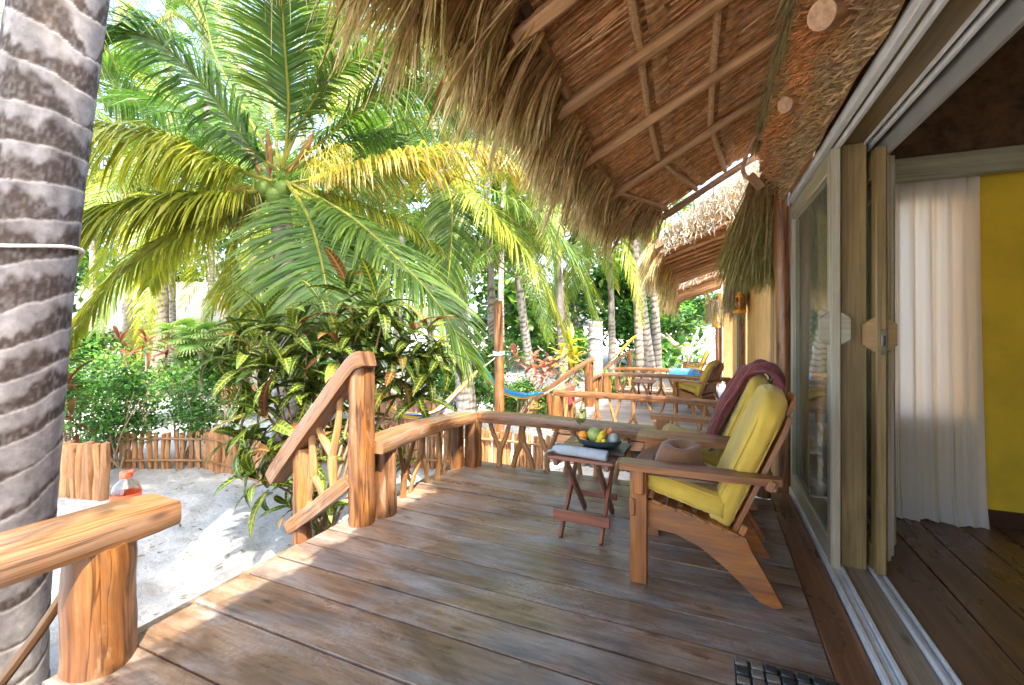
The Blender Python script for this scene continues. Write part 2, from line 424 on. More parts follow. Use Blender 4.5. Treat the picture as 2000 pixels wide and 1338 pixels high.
def glassmat(name, tint, rough=0.02, dark=None, alpha=.55):
    m, nt, b = newmat(name)
    g = nt.nodes.new('ShaderNodeBsdfGlossy'); g.inputs['Roughness'].default_value = rough; g.inputs[0].default_value = (1, 1, 1, 1)
    t = nt.nodes.new('ShaderNodeBsdfTransparent'); t.inputs[0].default_value = tint + (1,)
    lw = nt.nodes.new('ShaderNodeLayerWeight'); lw.inputs[0].default_value = .5
    pw = nt.nodes.new('ShaderNodeMath'); pw.operation = 'POWER'; pw.inputs[1].default_value = 2.2; nt.links.new(lw.outputs['Facing'], pw.inputs[0])
    fr = nt.nodes.new('ShaderNodeMath'); fr.operation = 'MULTIPLY_ADD'; fr.inputs[1].default_value = .75; fr.inputs[2].default_value = .06; nt.links.new(pw.outputs[0], fr.inputs[0])
    mx = nt.nodes.new('ShaderNodeMixShader'); nt.links.new(fr.outputs[0], mx.inputs[0])
    nt.links.new(t.outputs[0], mx.inputs[1]); nt.links.new(g.outputs[0], mx.inputs[2])
    out = mx.outputs[0]
    if dark:
        d = nt.nodes.new('ShaderNodeBsdfDiffuse'); d.inputs[0].default_value = dark + (1,)
        m2 = nt.nodes.new('ShaderNodeMixShader'); m2.inputs[0].default_value = alpha
        nt.links.new(out, m2.inputs[1]); nt.links.new(d.outputs[0], m2.inputs[2]); out = m2.outputs[0]
    nt.links.new(out, nt.nodes['Material Output'].inputs[0]); return m
M['pane'] = glassmat('door_glass', (.75, .8, .74), .03, (.13, .14, .10), .55)
M['glass'] = glassmat('clear_glass', (.90, .93, .92))
M['drink'] = glassmat('pale_drink', (.86, .92, .62))
def curtainmat():
    m, nt, b = newmat('white_voile')
    v = uvvec(nt, 900, 260, False); n = noise_n(nt, v, 1, 2, .5)
    c = ramp(nt, n, [(.3, (.76, .74, .71)), (.7, (.84, .82, .79))])
    nt.links.new(c, b.inputs['Base Color']); b.inputs['Roughness'].default_value = .9
    t = nt.nodes.new('ShaderNodeBsdfTranslucent'); nt.links.new(c, t.inputs[0])
    mx = nt.nodes.new('ShaderNodeMixShader'); mx.inputs[0].default_value = .5
    nt.links.new(b.outputs[0], mx.inputs[1]); nt.links.new(t.outputs[0], mx.inputs[2])
    nt.links.new(mx.outputs[0], nt.nodes['Material Output'].inputs[0]); return m
M['curtain'] = curtainmat()
def crotonmat():
    m, nt, b = newmat('croton_leaf')
    uv = nt.nodes.new('ShaderNodeUVMap'); uv.uv_map = 'UVMap'
    sp = nt.nodes.new('ShaderNodeSeparateXYZ'); nt.links.new(uv.outputs[0], sp.inputs[0])
    def mth(op, a, b2=None):
        n = nt.nodes.new('ShaderNodeMath'); n.operation = op
        for i, q in enumerate((a, b2)):
            if q is None: continue
            if isinstance(q, (int, float)): n.inputs[i].default_value = q
            else: nt.links.new(q, n.inputs[i])
        return n.outputs[0]
    au = mth('ABSOLUTE', sp.outputs[0])
    nz = noise_n(nt, objvec(nt), 30, 3, .6)
    s1 = mth('SINE', mth('ADD', mth('SUBTRACT', mth('MULTIPLY', sp.outputs[1], 62), mth('MULTIPLY', au, 5.5)), mth('MULTIPLY', nz, 3)))
    vein = ramp(nt, s1, [(.78, (0, 0, 0)), (.95, (.85, .85, .85))])
    mid = ramp(nt, au, [(.10, (1, 1, 1)), (.2, (0, 0, 0))])
    edge = ramp(nt, au, [(.88, (0, 0, 0)), (.97, (.5, .5, .5))])
    fac = mixn(nt, mixn(nt, vein, mid, 1.0, 'LIGHTEN'), edge, 1.0, 'LIGHTEN')
    oi = nt.nodes.new('ShaderNodeObjectInfo')
    basec = ramp(nt, oi.outputs['Random'], [(0, (.016, .056, .011)), (.55, (.025, .08, .014)), (.82, (.08, .16, .02)), (.93, (.13, .06, .02)), (1, (.10, .03, .025))])
    yel = ramp(nt, oi.outputs['Random'], [(0, (.33, .35, .04)), (.7, (.54, .45, .04)), (.93, (.55, .3, .06)), (1, (.3, .16, .06))])
    amt = ramp(nt, noise_n(nt, objvec(nt), 5, 2), [(.35, (.25, .25, .25)), (.62, (1, 1, 1))])
    c = mixn(nt, basec, yel, mixn(nt, fac, amt, 1.0, 'MULTIPLY'))
    nt.links.new(c, b.inputs['Base Color']); b.inputs['Roughness'].default_value = .42; b.inputs['Specular IOR Level'].default_value = .3
    t = nt.nodes.new('ShaderNodeBsdfTranslucent'); nt.links.new(c, t.inputs[0])
    mx = nt.nodes.new('ShaderNodeMixShader'); mx.inputs[0].default_value = .22
    nt.links.new(b.outputs[0], mx.inputs[1]); nt.links.new(t.outputs[0], mx.inputs[2])
    nt.links.new(mx.outputs[0], nt.nodes['Material Output'].inputs[0]); return m
M['croton'] = crotonmat()

# ================================================================== SETTING
# ---- ground: one sheet, fine near the decks and coarse to the horizon
def axis_pts(a, b, near0, near1, st):
    xs = []; x = near0
    while x <= near1: xs.append(x); x += st
    d = st * 1.5; x = near1
    while x < b: x += d; d *= 1.45; xs.append(min(x, b))
    d = st * 1.5; x = near0; lo = []
    while x > a: x -= d; d *= 1.45; lo.append(max(x, a))
    return lo[::-1] + xs
gx = axis_pts(-900, 900, -8, -1.6, .055); gy = axis_pts(-900, 900, -.5, 8, .055)
rs0 = random.Random(17); pits = {}
for _ in range(520):       # old footprints and hollows in the soft sand
    px, py, pr, pd = rs0.uniform(-8, -1.8), rs0.uniform(-.5, 8), rs0.uniform(.06, .14), rs0.uniform(.012, .035)
    for i in range(int((px - .5) // .5), int((px + .5) // .5) + 1):
        for j in range(int((py - .5) // .5), int((py + .5) // .5) + 1): pits.setdefault((i, j), []).append((px, py, pr, pd))
def pit(x, y):
    z = 0
    for (px, py, pr, pd) in pits.get((int(x // .5), int(y // .5)), ()):
        q = ((x - px) ** 2 + ((y - py) * .7) ** 2) / (pr * pr); z += pd * (-math.exp(-q) + .55 * math.exp(-(q - 1.6) ** 2))
    return z
g = MB(); nx, ny = len(gx), len(gy)
for x in gx:
    for y in gy: g.add((x, y, gz(x, y) + (.02 * noise.noise((x * 5, y * 5, 9)) + pit(x, y) if -8.1 < x < -1.5 and -.6 < y < 8.1 else 0)))
for i in range(nx - 1):
    for j in range(ny - 1):
        g.face((i * ny + j, (i + 1) * ny + j, (i + 1) * ny + j + 1, i * ny + j + 1))
tag(g.build('ground', M['sand'], center=False, ang=None), kind='structure')

# ---- decks
def deck(name, x0, x1, y0, y1, z, mat, wmin, wmax):
    fr = MB()
    fr.box(((x0 + x1) / 2, (y0 + y1) / 2, z - .075), (x1 - x0 - .06, y1 - y0 - .02, .07), .004)
    fr.box(((x0 + x1) / 2, y0 + .04, z - .16), (x1 - x0 - .1, .06, .15), .004)
    fr.box((x0 + .08, (y0 + y1) / 2, z - .17), (.06, y1 - y0 - .1, .13), .004)
    fr.box(((x0 + x1) / 2, y1 - .05, z - .16), (x1 - x0 - .1, .06, .15), .004)
    y = y0 + .4
    while y < y1:
        for x in (x0 + .18, x1 - .3):
            zz = gz(x, y) - .1
            fr.box((x, y, (z - .1 + zz) / 2), (.1, .1, z - .1 - zz), .005)
        y += 1.3
    d = tag(fr.build(name, M['darkpole'], center=False), kind='structure')
    y = y0
    while y < y1 - .03:
        wd = min(rnd(wmin, wmax), y1 - y)
        b = MB(); a0 = x0 + rnd(-.02, .015)
        b.box(((a0 + x1) / 2, y + wd / 2, z - .02 + rnd(-.0015, .0015)), (x1 - a0, wd - rnd(.009, .014), .04), .0015, axis=0)
        b.build('board', mat, d)
        y += wd
    return d
random.seed(11)
dk = deck('deck', -2.14, .405, -1.6, 3.74, 0, M['deck'], .17, .27)
bd = MB(); bd.box((.478, 1.3, -.018), (.138, 5.2, .045), .006); bd.build('border_plank', M['border'], dk)
deck('deck_next_door', -2.2, .42, 6.62, 9.85, -.30, M['deck_grey'], .12, .18)
deck('deck_far', -2.3, .2, 12.3, 15.4, -.42, M['deck_grey'], .13, .2)

# ---- room floor inside the bungalow
fl = MB(); fl.box((2.2, 1.0, -.06), (2.8, 6.4, .06), .003)
flo = tag(fl.build('floor', M['skirt'], center=False), kind='structure')
x = .802
while x < 3.5:
    wd = rnd(.17, .26)
    b = MB(); b.box((x + wd / 2, 1.0, -.012), (wd - .005, 6.3, .032), .004, axis=1); b.build('floor_board', M['floor'], flo); x += wd

# ================================================================== BUNGALOW
random.seed(21)
STRAW = [(.76, .42, .185), (.80, .49, .24), (.68, .35, .14), (.84, .60, .35), (.50, .25, .10)]
def rc(a, j=.12):
    c = random.choice(a); k = rnd(1 - j, 1 + j); return (c[0] * k, c[1] * k, c[2] * k)

def strand(mb, p, d0, d1, L, w, c0, c1, n=3):
    """a flat straw from p, leaving along d0 and bending to d1"""
    pts = [V(p)]; d0 = V(d0); d1 = V(d1)
    for i in range(n):
        d = d0.lerp(d1, (i + .5) / n); d.normalize(); pts.append(pts[-1] + d * (L / n))
    t = (pts[-1] - pts[0]).normalized(); r = V((rnd(-1, 1), rnd(-1, 1), rnd(-1, 1)))
    sv = t.cross(r)
    if sv.length < .05: sv = V((0, 1, 0))
    sv.normalize()
    ws = [w * .5] * n + [w * .12]
    mb.ribbon(pts, ws, sv, c0, c1)

def make_roof(parent, name, rafters, purlin_t, eave_r, nst, nfr, fringe_len, thick, raf_r, lap=True, fall=.55, out=.45, grow=0):
    """rafters: list of (eave point, upper point). Returns the roof part with its pieces as sub-parts."""
    up = V((0, 0, 1))
    def S(i, f, t, dz=0):
        e = rafters[i][0].lerp(rafters[i + 1][0], f); q = rafters[i][1].lerp(rafters[i + 1][1], f)
        return e.lerp(q, t) + up * dz
    n = len(rafters)
    # thatch bed: closed body with an uneven underside
    bed = MB(); nu = 6; nt_ = 14; lo = []; hi = []
    for i in range(n - 1):
        for k in range(nu + (1 if i == n - 2 else 0)):
            a = []; b = []
            for j in range(nt_ + 1):
                t = lerp(-.1, 1.0, j / nt_)
                p = S(i, k / nu, t, raf_r * 2 + .056 + .010 * noise.noise(S(i, k / nu, t) * 6))
                c = mixc((.50, .28, .12), (.66, .42, .21), .5 + .5 * noise.noise(p * 5))
                a.append(bed.add(p, c))
                q = S(i, k / nu, t, thick * (1 + grow * max(0, t)) + .04 * noise.noise(p * 3) - (thick * .35 if j == 0 else 0))
                b.append(bed.add(q, mixc((.30, .27, .23), (.44, .40, .33), .5 + .5 * noise.noise(q * 4))))
            lo.append(a); hi.append(b)
    m = len(lo)
    for i in range(m - 1):
        for j in range(nt_):
            bed.face((lo[i][j], lo[i][j + 1], lo[i + 1][j + 1], lo[i + 1][j]))
            bed.face((hi[i][j], hi[i + 1][j], hi[i + 1][j + 1], hi[i][j + 1]))
        bed.face((lo[i][0], lo[i + 1][0], hi[i + 1][0], hi[i][0]))
        bed.face((lo[i][nt_], hi[i][nt_], hi[i + 1][nt_], lo[i + 1][nt_]))
    for i in (0, m - 1):
        for j in range(nt_):
            f = (lo[i][j], hi[i][j], hi[i][j + 1], lo[i][j + 1]); bed.face(f if i == 0 else f[::-1])
    roof = bed.build(name, M['thatchback'], parent)
    # loose straws on the underside
    st = MB()
    for _ in range(nst):
        i = random.randrange(n - 1); f = random.random(); t = rnd(-.05, .97)
        p = S(i, f, t, raf_r * 2 + rnd(.030, .058))
        d = (S(i, f, 1) - S(i, f, 0)).normalized(); y = (S(i, 1, t) - S(i, 0, t)).normalized()
        d = (d + y * random.gauss(-.10, .09)).normalized()
        L = rnd(.16, .42)
        strand(st, p - d * L * .4, d, (d + up * rnd(-.12, .10)), L, rnd(.004, .011), rc(STRAW, .3), rc(STRAW, .3), 2)
    tag(st.build('ceiling_straw', M['thatch'], roof, smooth=False), kind='stuff')
    # eave fringe
    fr = MB()
    wts = [(rafters[i + 1][0] - rafters[i][0]).length for i in range(n - 1)]
    for _ in range(nfr // 12):
        i = random.choices(range(n - 1), wts)[0]; f = random.random(); lay = random.random()
        p0 = S(i, f, rnd(-.03, .06) - .10 * lay, raf_r * .5 + lay * thick * .8)
        o = (S(i, f, 0) - S(i, f, 1)); o.z = 0; o.normalize(); yy = (S(i, 1, 0) - S(i, 0, 0)).normalized()
        clump = noise.noise((p0.x * 4, p0.y * 3.0, 2)) * .40 + noise.noise((p0.x * 2, p0.y * 11.0, 5)) * .25
        LB = fringe_len * (rnd(.55, 1.10) + clump) * (1 - .25 * lay); sk = random.gauss(0, .22); ob = rnd(-.22, .22)
        bc0 = rc([(.50, .27, .11), (.60, .36, .16), (.40, .21, .085), (.54, .36, .15)], .25)
        bc1 = rc([(.54, .43, .19), (.46, .40, .16), (.64, .52, .27), (.40, .31, .14), (.66, .55, .33)], .25)
        for _j in range(12):
            p = p0 + yy * random.gauss(0, .022) + up * random.gauss(0, .012) + o * random.gauss(0, .012)
            d0 = (o * (out + ob + .5 * lay) - up * fall + yy * (sk * .6 + random.gauss(0, .07))).normalized()
            d1 = (o * (out * .5 + ob * .6) - up + yy * (sk + random.gauss(0, .17))).normalized()
            k0 = rnd(.75, 1.3); kk = random.random(); c0 = tuple(x * k0 for x in bc0); c1 = tuple(x * k0 for x in bc1)
            if kk < .07: c0 = c1 = (.78, .60, .34)
            elif kk < .17: c0 = c1 = (.20, .11, .045)
            strand(fr, p, d0, d1, LB * rnd(.7, 1.15), rnd(.004, .009) * (2.2 if random.random() < .10 else 1), c0, c1, 3)
    tag(fr.build('eave_fringe', M['thatch'], roof, smooth=False), kind='stuff')
    for (e, q) in rafters:
        b = MB(); d = (q - e); pts = curve([e - d * .03, e + d * .35 + V((0, .01, .008)), e + d * .7 - V((0, .012, 0)), q + d * .02], 9)
        b.tube([p + up * raf_r for p in pts], [raf_r * rnd(.92, 1.05) for _ in pts], 9, .08); b.build('rafter', M['rafter'], roof)
    # eave pole and purlins, one piece between each two rafters
    for ti, t in enumerate(purlin_t):
        for i in range(n - 1):
            a = S(i, .02, t, raf_r * 2 + eave_r * .55); c = S(i, .98, t, raf_r * 2 + eave_r * .55)
            if ti == 0:
                b = MB(); pts = curve([a, (a + c) / 2 + V((rnd(-.01, .01), 0, rnd(-.01, .01))), c], 6)
                b.tube(pts, [eave_r * rnd(.9, 1.1) for _ in pts], 8, .1); b.build('eave_pole', M['darkpole'] if i < 5 and lap else M['rafter'], roof)
            else:
                r = eave_r * .72; nseg = max(8, int((c - a).length / .022)); b = MB()
                pts = [a.lerp(c, k / nseg) for k in range(nseg + 1)]
                b.tube(pts, [r * (1.0 + (.22 if k % 2 else -.1)) for k in range(nseg + 1)], 8); b.build('purlin', M['braid'], roof)
                if lap:   # leaf ends folded back over the purlin
                    lp = MB(); L = (c - a).length; k = 0.02
                    while k < L - .02:
                        f = k / L; p = S(i, .02 + .96 * f, t + .035, raf_r * 2 + rnd(.016, .026))
                        d = (S(i, f, 1) - S(i, f, 0)).normalized()
                        lp.ribbon([p, p + d * .035 - up * .006, p + d * rnd(.075, .10)], [.011, .012, .010], (c - a).normalized(), rc(STRAW[:2] + [(.58, .38, .2)], .2), rc(STRAW, .2))
                        k += .021
                    tag(lp.build('folded_leaf_band', M['thatch'], roof, smooth=False), kind='stuff')
    return roof

bg1 = empty('bungalow', (.67, 1.5, 0))
tag(bg1, 'thatched bungalow with open wooden sliding door and yellow room beside the brown deck', 'bungalow', 'thatched bungalows in a row')
# -- outer wall beyond the door and its boards
wl = MB(); wl.box((.66, 6.3, 1.2), (.18, 4.3, 3.4), .02); wl.build('wall', M['plaster'], bg1)
for (y, wd) in ((4.30, .17), (4.50, .19), (4.71, .20), (4.95, .24)):
    b = MB(); b.box((.556, y, 1.1), (.026, wd, 2.7), .006, axis=2); b.build('wall_board', M['stick'], bg1)
cp = MB(); cp.tube(curve([(.52, 4.08, -.5), (.53, 4.085, .8), (.515, 4.08, 2.0), (.53, 4.08, 2.7)], 12), .055, 10, .1); cp.build('corner_post', M['log'], bg1)
# -- door frame: sill with tracks, head, jambs
def part(name, mat, parent, c, s, ch=.004, axis=None):
    b = MB(); b.box(c, s, ch, axis=axis); return b.build(name, mat, parent)
sl = part('door_sill', M['sill'], bg1, (.682, 1.2, -.012), (.118, 5.6, .05), .006)
for x, wd, h in ((.560, .016, .030), (.586, .030, .016), (.612, .016, .030), (.748, .012, .030), (.766, .018, .014), (.785, .012, .030)):
    part('track', M['white'], sl, (x, 1.2, -.02 + h / 2 + .004), (wd, 5.6, h + .032), .002)
hd = part('door_head', M['jamb'], bg1, (.665, 1.2, 2.225), (.15, 5.6, .085), .006)
part('track_cover', M['white'], hd, (.566, 1.2, 2.20), (.03, 5.6, .055), .004)
part('track_cover', M['white'], hd, (.604, 1.2, 2.170), (.018, 5.6, .03), .003)
part('track_cover', M['white'], hd, (.752, 1.2, 2.172), (.016, 5.6, .03), .003)
part('track_cover', M['white'], hd, (.722, 1.2, 2.176), (.008, 5.6, .02), .002)
part('pelmet', M['grey'], bg1, (.80, 1.2, 2.215), (.024, 5.6, .25), .006)
part('jamb', M['jamb'], bg1, (.676, 2.86, 1.09), (.112, .07, 2.185), .005, axis=2)
part('jamb', M['frame'], bg1, (.66, 4.04, 1.09), (.16, .05, 2.185), .005, axis=2)
def panel(parent, x, y0, y1, th, mat, hmat, zt=2.17, lock=False):
    dp = empty('door_panel', (x, (y0 + y1) / 2, .02), parent)
    part('stile', mat, dp, (x, y0 + .035, 1.08), (th, .07, zt - .03), .006, axis=2)
    part('stile', mat, dp, (x, y1 - .035, 1.08), (th, .07, zt - .03), .006, axis=2)
    part('door_rail', mat, dp, (x, (y0 + y1) / 2, .085), (th - .004, y1 - y0 - .142, .13), .005)
    part('door_rail', mat, dp, (x, (y0 + y1) / 2, zt - .075), (th - .004, y1 - y0 - .142, .11), .005)
    part('pane', M['pane'], dp, (x + .004, (y0 + y1) / 2, 1.08), (.006, y1 - y0 - .15, zt - .28), .001)
    part('glazing_bead', mat, dp, (x - .008, y0 + .079, 1.08), (.02, .016, zt - .29), .003)
    for sx in (-1, 1):
        b = MB(); xf = x + sx * (th / 2)
        pr = [(0, -.085), (0, .085), (sx * .042, .052), (sx * .042, -.052)]
        if sx < 0: pr = pr[::-1]
        b.prism([(xf + a, c + 1.235 - (.03 if lock else 0)) for a, c in pr], 1, y0 + .010, y0 + .058); b.build('handle', hmat, dp, ang=20)
    if lock:
        lk = part('lock_plate', M['steel'], dp, (x + .010, y0 - .001, 1.17), (.022, .006, .125), .002)
        part('keeper', M['black'], lk, (x + .010, y0 - .004, 1.175), (.009, .006, .05), .001)
    return dp
panel(bg1, .585, 2.76, 4.0, .046, M['frame'], M['frame'])
panel(bg1, .766, 2.74, 3.72, .046, M['jamb'], M['handle'], 2.12, True)
# -- the room
part('room_wall', M['yellow'], bg1, (2.57, 3.85, .9), (2.16, .12, 2.6), .01)
part('room_wall', M['yellow'], bg1, (1.12, 3.852, .14), (.738, .116, 1.08), .004)
part('room_wall', M['yellow'], bg1, (1.12, 3.852, 2.12), (.738, .116, .16), .004)
wn = part('window_frame', M['frame'], bg1, (1.12, 3.86, 1.36), (.05, .05, 1.34), .004)
part('pane', M['glass'], wn, (1.12, 3.90, 1.36), (.72, .005, 1.34), .001)
part('room_wall', M['yellow'], bg1, (3.6, 1.0, 2.2), (.12, 5.6, 5.0), .01)
part('room_wall', M['yellow'], bg1, (2.2, -2.0, 1.0), (2.9, .12, 2.7), .01)
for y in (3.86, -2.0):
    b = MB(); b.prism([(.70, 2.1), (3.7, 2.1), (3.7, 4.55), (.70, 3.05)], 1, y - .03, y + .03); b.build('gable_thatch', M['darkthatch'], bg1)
part('skirting', M['skirt'], bg1, (2.2, 3.775, .055), (2.7, .03, .10), .004)
part('tie_beam', M['beam'], bg1, (2.2, 3.645, 2.235), (2.78, .08, .14), .006)
# -- roof over the porch
def C(x, y, z): return V((x, y, z + CH))
raf = [(C(-.66, y, 1.09), C(.62, y - .02, 1.73)) for y in (-2.0, -1.3, -.6, .15, .9)]
raf += [(C(-.66, 1.62, 1.09), C(.62, 1.64, 1.73)), (C(-.69, 2.25, 1.075), C(.62, 2.30, 1.73)), (C(-.75, 2.95, 1.045), C(.62, 2.95, 1.73)),
        (C(-.775, 3.80, 1.033), C(.62, 3.66, 1.73)), (C(-.39, 4.58, 1.02), C(.56, 5.35, 1.80))]
rf1 = make_roof(bg1, 'roof', raf, (.02, .29, .56, .83), .028, 15000, 17000, .47, .36, .034)
# main slope of the roof above the room
mr = MB(); mr.grid(lambda u, v: V((lerp(.60, 4.4, u), lerp(-2.1, 4.7, v), CH + 1.95 + lerp(0, 1.9, u) + .03 * noise.noise((u * 9, v * 20, 0)))), 16, 24, lambda u, v: (.2, .12, .06))
mr.build('roof_slope', M['thatchback'], rf1)
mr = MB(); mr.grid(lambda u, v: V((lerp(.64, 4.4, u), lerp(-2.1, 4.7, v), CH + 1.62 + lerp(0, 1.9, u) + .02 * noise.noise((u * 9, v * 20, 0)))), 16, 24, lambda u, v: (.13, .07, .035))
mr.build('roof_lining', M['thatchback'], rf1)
# thatch breast over the door: a bed with cut straw ends sticking out
br = MB()
def breast(u, v):        # u along the wall, v down
    y = lerp(-2.0, 4.45, u); bulge = .06 * math.sin(math.pi * min(1, v * 1.1))
    return V((lerp(.44, .525, v) - bulge + .025 * noise.noise((y * 3, v * 3, 1)), y, CH + lerp(1.68, .955, v) + .015 * noise.noise((y * 4, v, 4))))
br.grid(breast, 60, 10, lambda u, v: mixc((.34, .17, .065), (.24, .14, .07), sst(.2, .8, v)))
bo = br.build('thatch_breast', M['thatchback'], rf1)
sb = MB()
for _ in range(15000):
    u = rnd(.25, 1) if random.random() < .85 else rnd(0, .3); v = random.random(); p = breast(u, v)
    d = V((-1, rnd(-.55, .55), rnd(-.9, .35))).normalized(); q = v + .12 * noise.noise(p * 3)
    og = sst(.05, .5, .5 + .5 * noise.noise((p.y * 2.2, p.z * 5, 7)) - (v - .35) * .7)
    c0 = mixc((.38, .27, .14), (.60, .29, .11), og); k = rnd(.6, 1.35)
    c0 = tuple(x * k for x in c0); c1 = tuple(x * rnd(1.0, 1.5) for x in c0)
    strand(sb, p, d, d + V((0, 0, rnd(-.5, .1))), rnd(.02, .065), rnd(.005, .011), c0, c1, 2)
for _ in range(2600):    # long loose straws along the upper edge
    u = rnd(.3, 1); p = breast(u, rnd(-.02, .10)) + V((rnd(-.05, 0), 0, rnd(-.02, .04)))
    d = V((rnd(-.35, .05), rnd(.2, .9), rnd(-.9, -.15))).normalized()
    strand(sb, p, d, d + V((0, 0, -.5)), rnd(.10, .30), rnd(.004, .008), rc([(.34, .27, .12), (.28, .22, .10), (.42, .30, .15)]), rc([(.40, .36, .17), (.30, .27, .11)]), 3)
tag(sb.build('cut_straw', M['thatch'], bo, smooth=False), kind='stuff')
tf = MB()
for _ in range(5200):    # bundle hanging from the end of the breast
    a = random.random(); p = V((lerp(.30, .56, a), rnd(4.15, 4.62), CH + rnd(1.0, 1.22)))
    o = V((rnd(-.30, .12) - .14 * (1 - a), rnd(-.18, .15), -1)).normalized()
    c0 = rc([(.27, .15, .055), (.35, .20, .08), (.2, .11, .045)], .25); c1 = rc([(.24, .23, .06), (.30, .27, .08), (.42, .36, .18), (.2, .19, .06)], .25)
    strand(tf, p, o, o + V((rnd(-.15, .12), rnd(-.1, .1), 0)), rnd(.40, .80), rnd(.005, .011), c0, c1, 3)
tag(tf.build('straw_bundle', M['thatch'], rf1, smooth=False), kind='stuff')
for (y, z, r) in ((1.95, 1.12, .052), (2.80, 1.18, .042), (.9, 1.15, .05)):
    dd = V((-.62, -.70, -.34)).normalized(); e = V((.365, y - .03, CH + z - .015))
    b = MB(); b.tube([e - dd * .22, e - dd * .1, e], [r, r, r * .97], 16, .05); lg = b.build('log_end', M['rafter'], rf1)
    b = MB(); b.tube([e - dd * .004, e + dd * .003], r * .95, 16); b.build('cut_face', M['cutwood'], lg)
b = MB(); b.tube(curve([C(.42, 4.12, 1.50), C(.36, 4.10, 1.53), C(.30, 4.12, 1.46), C(.25, 4.2, 1.30), C(.28, 4.22, 1.22)], 12), .017, 8, .1); b.build('bent_peg', M['cutwood'], rf1)
b = MB(); b.tube([C(.50, 4.10, 1.46), C(.36, 4.02, 1.475)], .026, 10); b.build('log_end', M['cutwood'], rf1)
b = MB(); b.box(C(.34, 4.14, 1.16), (.07, .02, .15), .003, Matrix.Rotation(R(-35), 3, 'Y')); b.build('batten_end', M['rafter'], rf1)
for _ in range(14):   # pale threads at the open end
    p = raf[-1][0].lerp(raf[-1][1], rnd(-.03, .5))
    b = MB(); strand(b, p, V((rnd(-.2, .2), 0, -1)), V((rnd(-.2, .2), 0, -1)), rnd(.1, .42), .009, (.6, .55, .45), (.66, .62, .55), 3); b.build('loose_straw', M['thatch'], rf1, smooth=False)

# -- next bungalows in the row
def bungalow_more(dx, dy, dz, label, first):
    r = empty('bungalow', (.6 + dx, 9.5 + dy, -.5 + dz)); tag(r, label, 'bungalow', 'thatched bungalows in a row')
    o = V((dx, dy, dz))
    rr = [(C(-.54, 6.12, .92) + o, C(.60, 6.0, 1.34) + o)] + [(C(-.62, y, .87) + o, C(.60, y - .05, 1.28) + o) for y in [6.5 + .42 * k for k in range(10)]]
    rf = make_roof(r, 'roof', rr, (.02, .35, .68), .026, 2600, 5200, .50, .30, .030, lap=False, out=.35, grow=1.3)
    def at(x, y, z): return (x + dx, y + dy, z + dz)
    part('wall', M['plaster'], r, at(.60, 11.6, 1.0), (.16, 1.9, 2.9), .02)
    part('wall', M['plaster'], r, at(1.6, 8.6, 1.4), (1.9, .12, 3.4), .02)
    part('corner_post', M['log'], r, at(.50, 8.50, .9), (.10, .10, 2.6), .03, axis=2)
    part('door_head', M['jamb'], r, at(.56, 9.6, 1.86), (.14, 2.1, .10), .005)
    part('sill', M['sill'], r, at(.56, 9.6, -.29), (.14, 2.1, .06), .005)
    for k in range(4):
        y = 8.62 + k * .52
        dp = empty('door_panel', at(.52 + .03 * (k % 2), y + .25, -.27), r)
        for yy in (y + .03, y + .47): part('stile', M['frame'], dp, at(.52 + .03 * (k % 2), yy, .78), (.04, .06, 2.08), .004, axis=2)
        part('pane', M['pane'], dp, at(.525 + .03 * (k % 2), y + .25, .78), (.006, .38, 2.0), .001)
    part('room_wall', M['frame'], r, at(1.2, 9.6, .8), (.05, 2.1, 2.2), .002)
    up = MB(); up.grid(lambda u, v: V((lerp(.55, 4.2, u), lerp(6.05, 10.6, v), 1.28 + CH + lerp(.60, 2.5, u) + .04 * noise.noise((u * 9, v * 20, 0)))) + o, 14, 18, lambda u, v: mixc((.34, .31, .26), (.46, .42, .36), rnd(0, 1)))
    up.build('roof_slope', M['thatchback'], rf)
    eg = MB()
    for _ in range(1500):   # shaggy end of the thatch facing the light
        t = random.random(); p = rr[0][0].lerp(rr[0][1], t) + V((0, rnd(-.03, .08), rnd(.08, .34 + .38 * t)))
        d = V((rnd(-.5, .5), -1, rnd(-.9, .5))).normalized()
        strand(eg, p, d, d + V((0, 0, -.7)), rnd(.06, .24), rnd(.005, .010), rc([(.5, .46, .4), (.4, .35, .28), (.55, .5, .45)]), rc([(.6, .56, .5), (.45, .4, .33)]), 2)
    tf2 = MB()
    for _ in range(1500):
        p = V((rnd(.28, .56), rnd(7.9, 8.5), CH + rnd(.55, .85))) + o; q = V((rnd(-.35, .1), rnd(-.2, .1), -1)).normalized()
        strand(tf2, p, q, q, rnd(.25, .55), rnd(.006, .012), rc([(.45, .38, .28), (.35, .25, .13)]), rc([(.30, .30, .10), (.5, .46, .36)]), 2)
    tag(eg.build('end_straw', M['thatch'], rf, smooth=False), kind='stuff'); tag(tf2.build('straw_bundle', M['thatch'], rf, smooth=False), kind='stuff')
    return r
random.seed(31)
bungalow_more(0, 0, 0, 'neighbouring thatched bungalow behind the deck where the red cloth hangs', True)
bungalow_more(-.30, 5.7, -.12, 'farthest thatched bungalow of the row, past the second lantern', False)

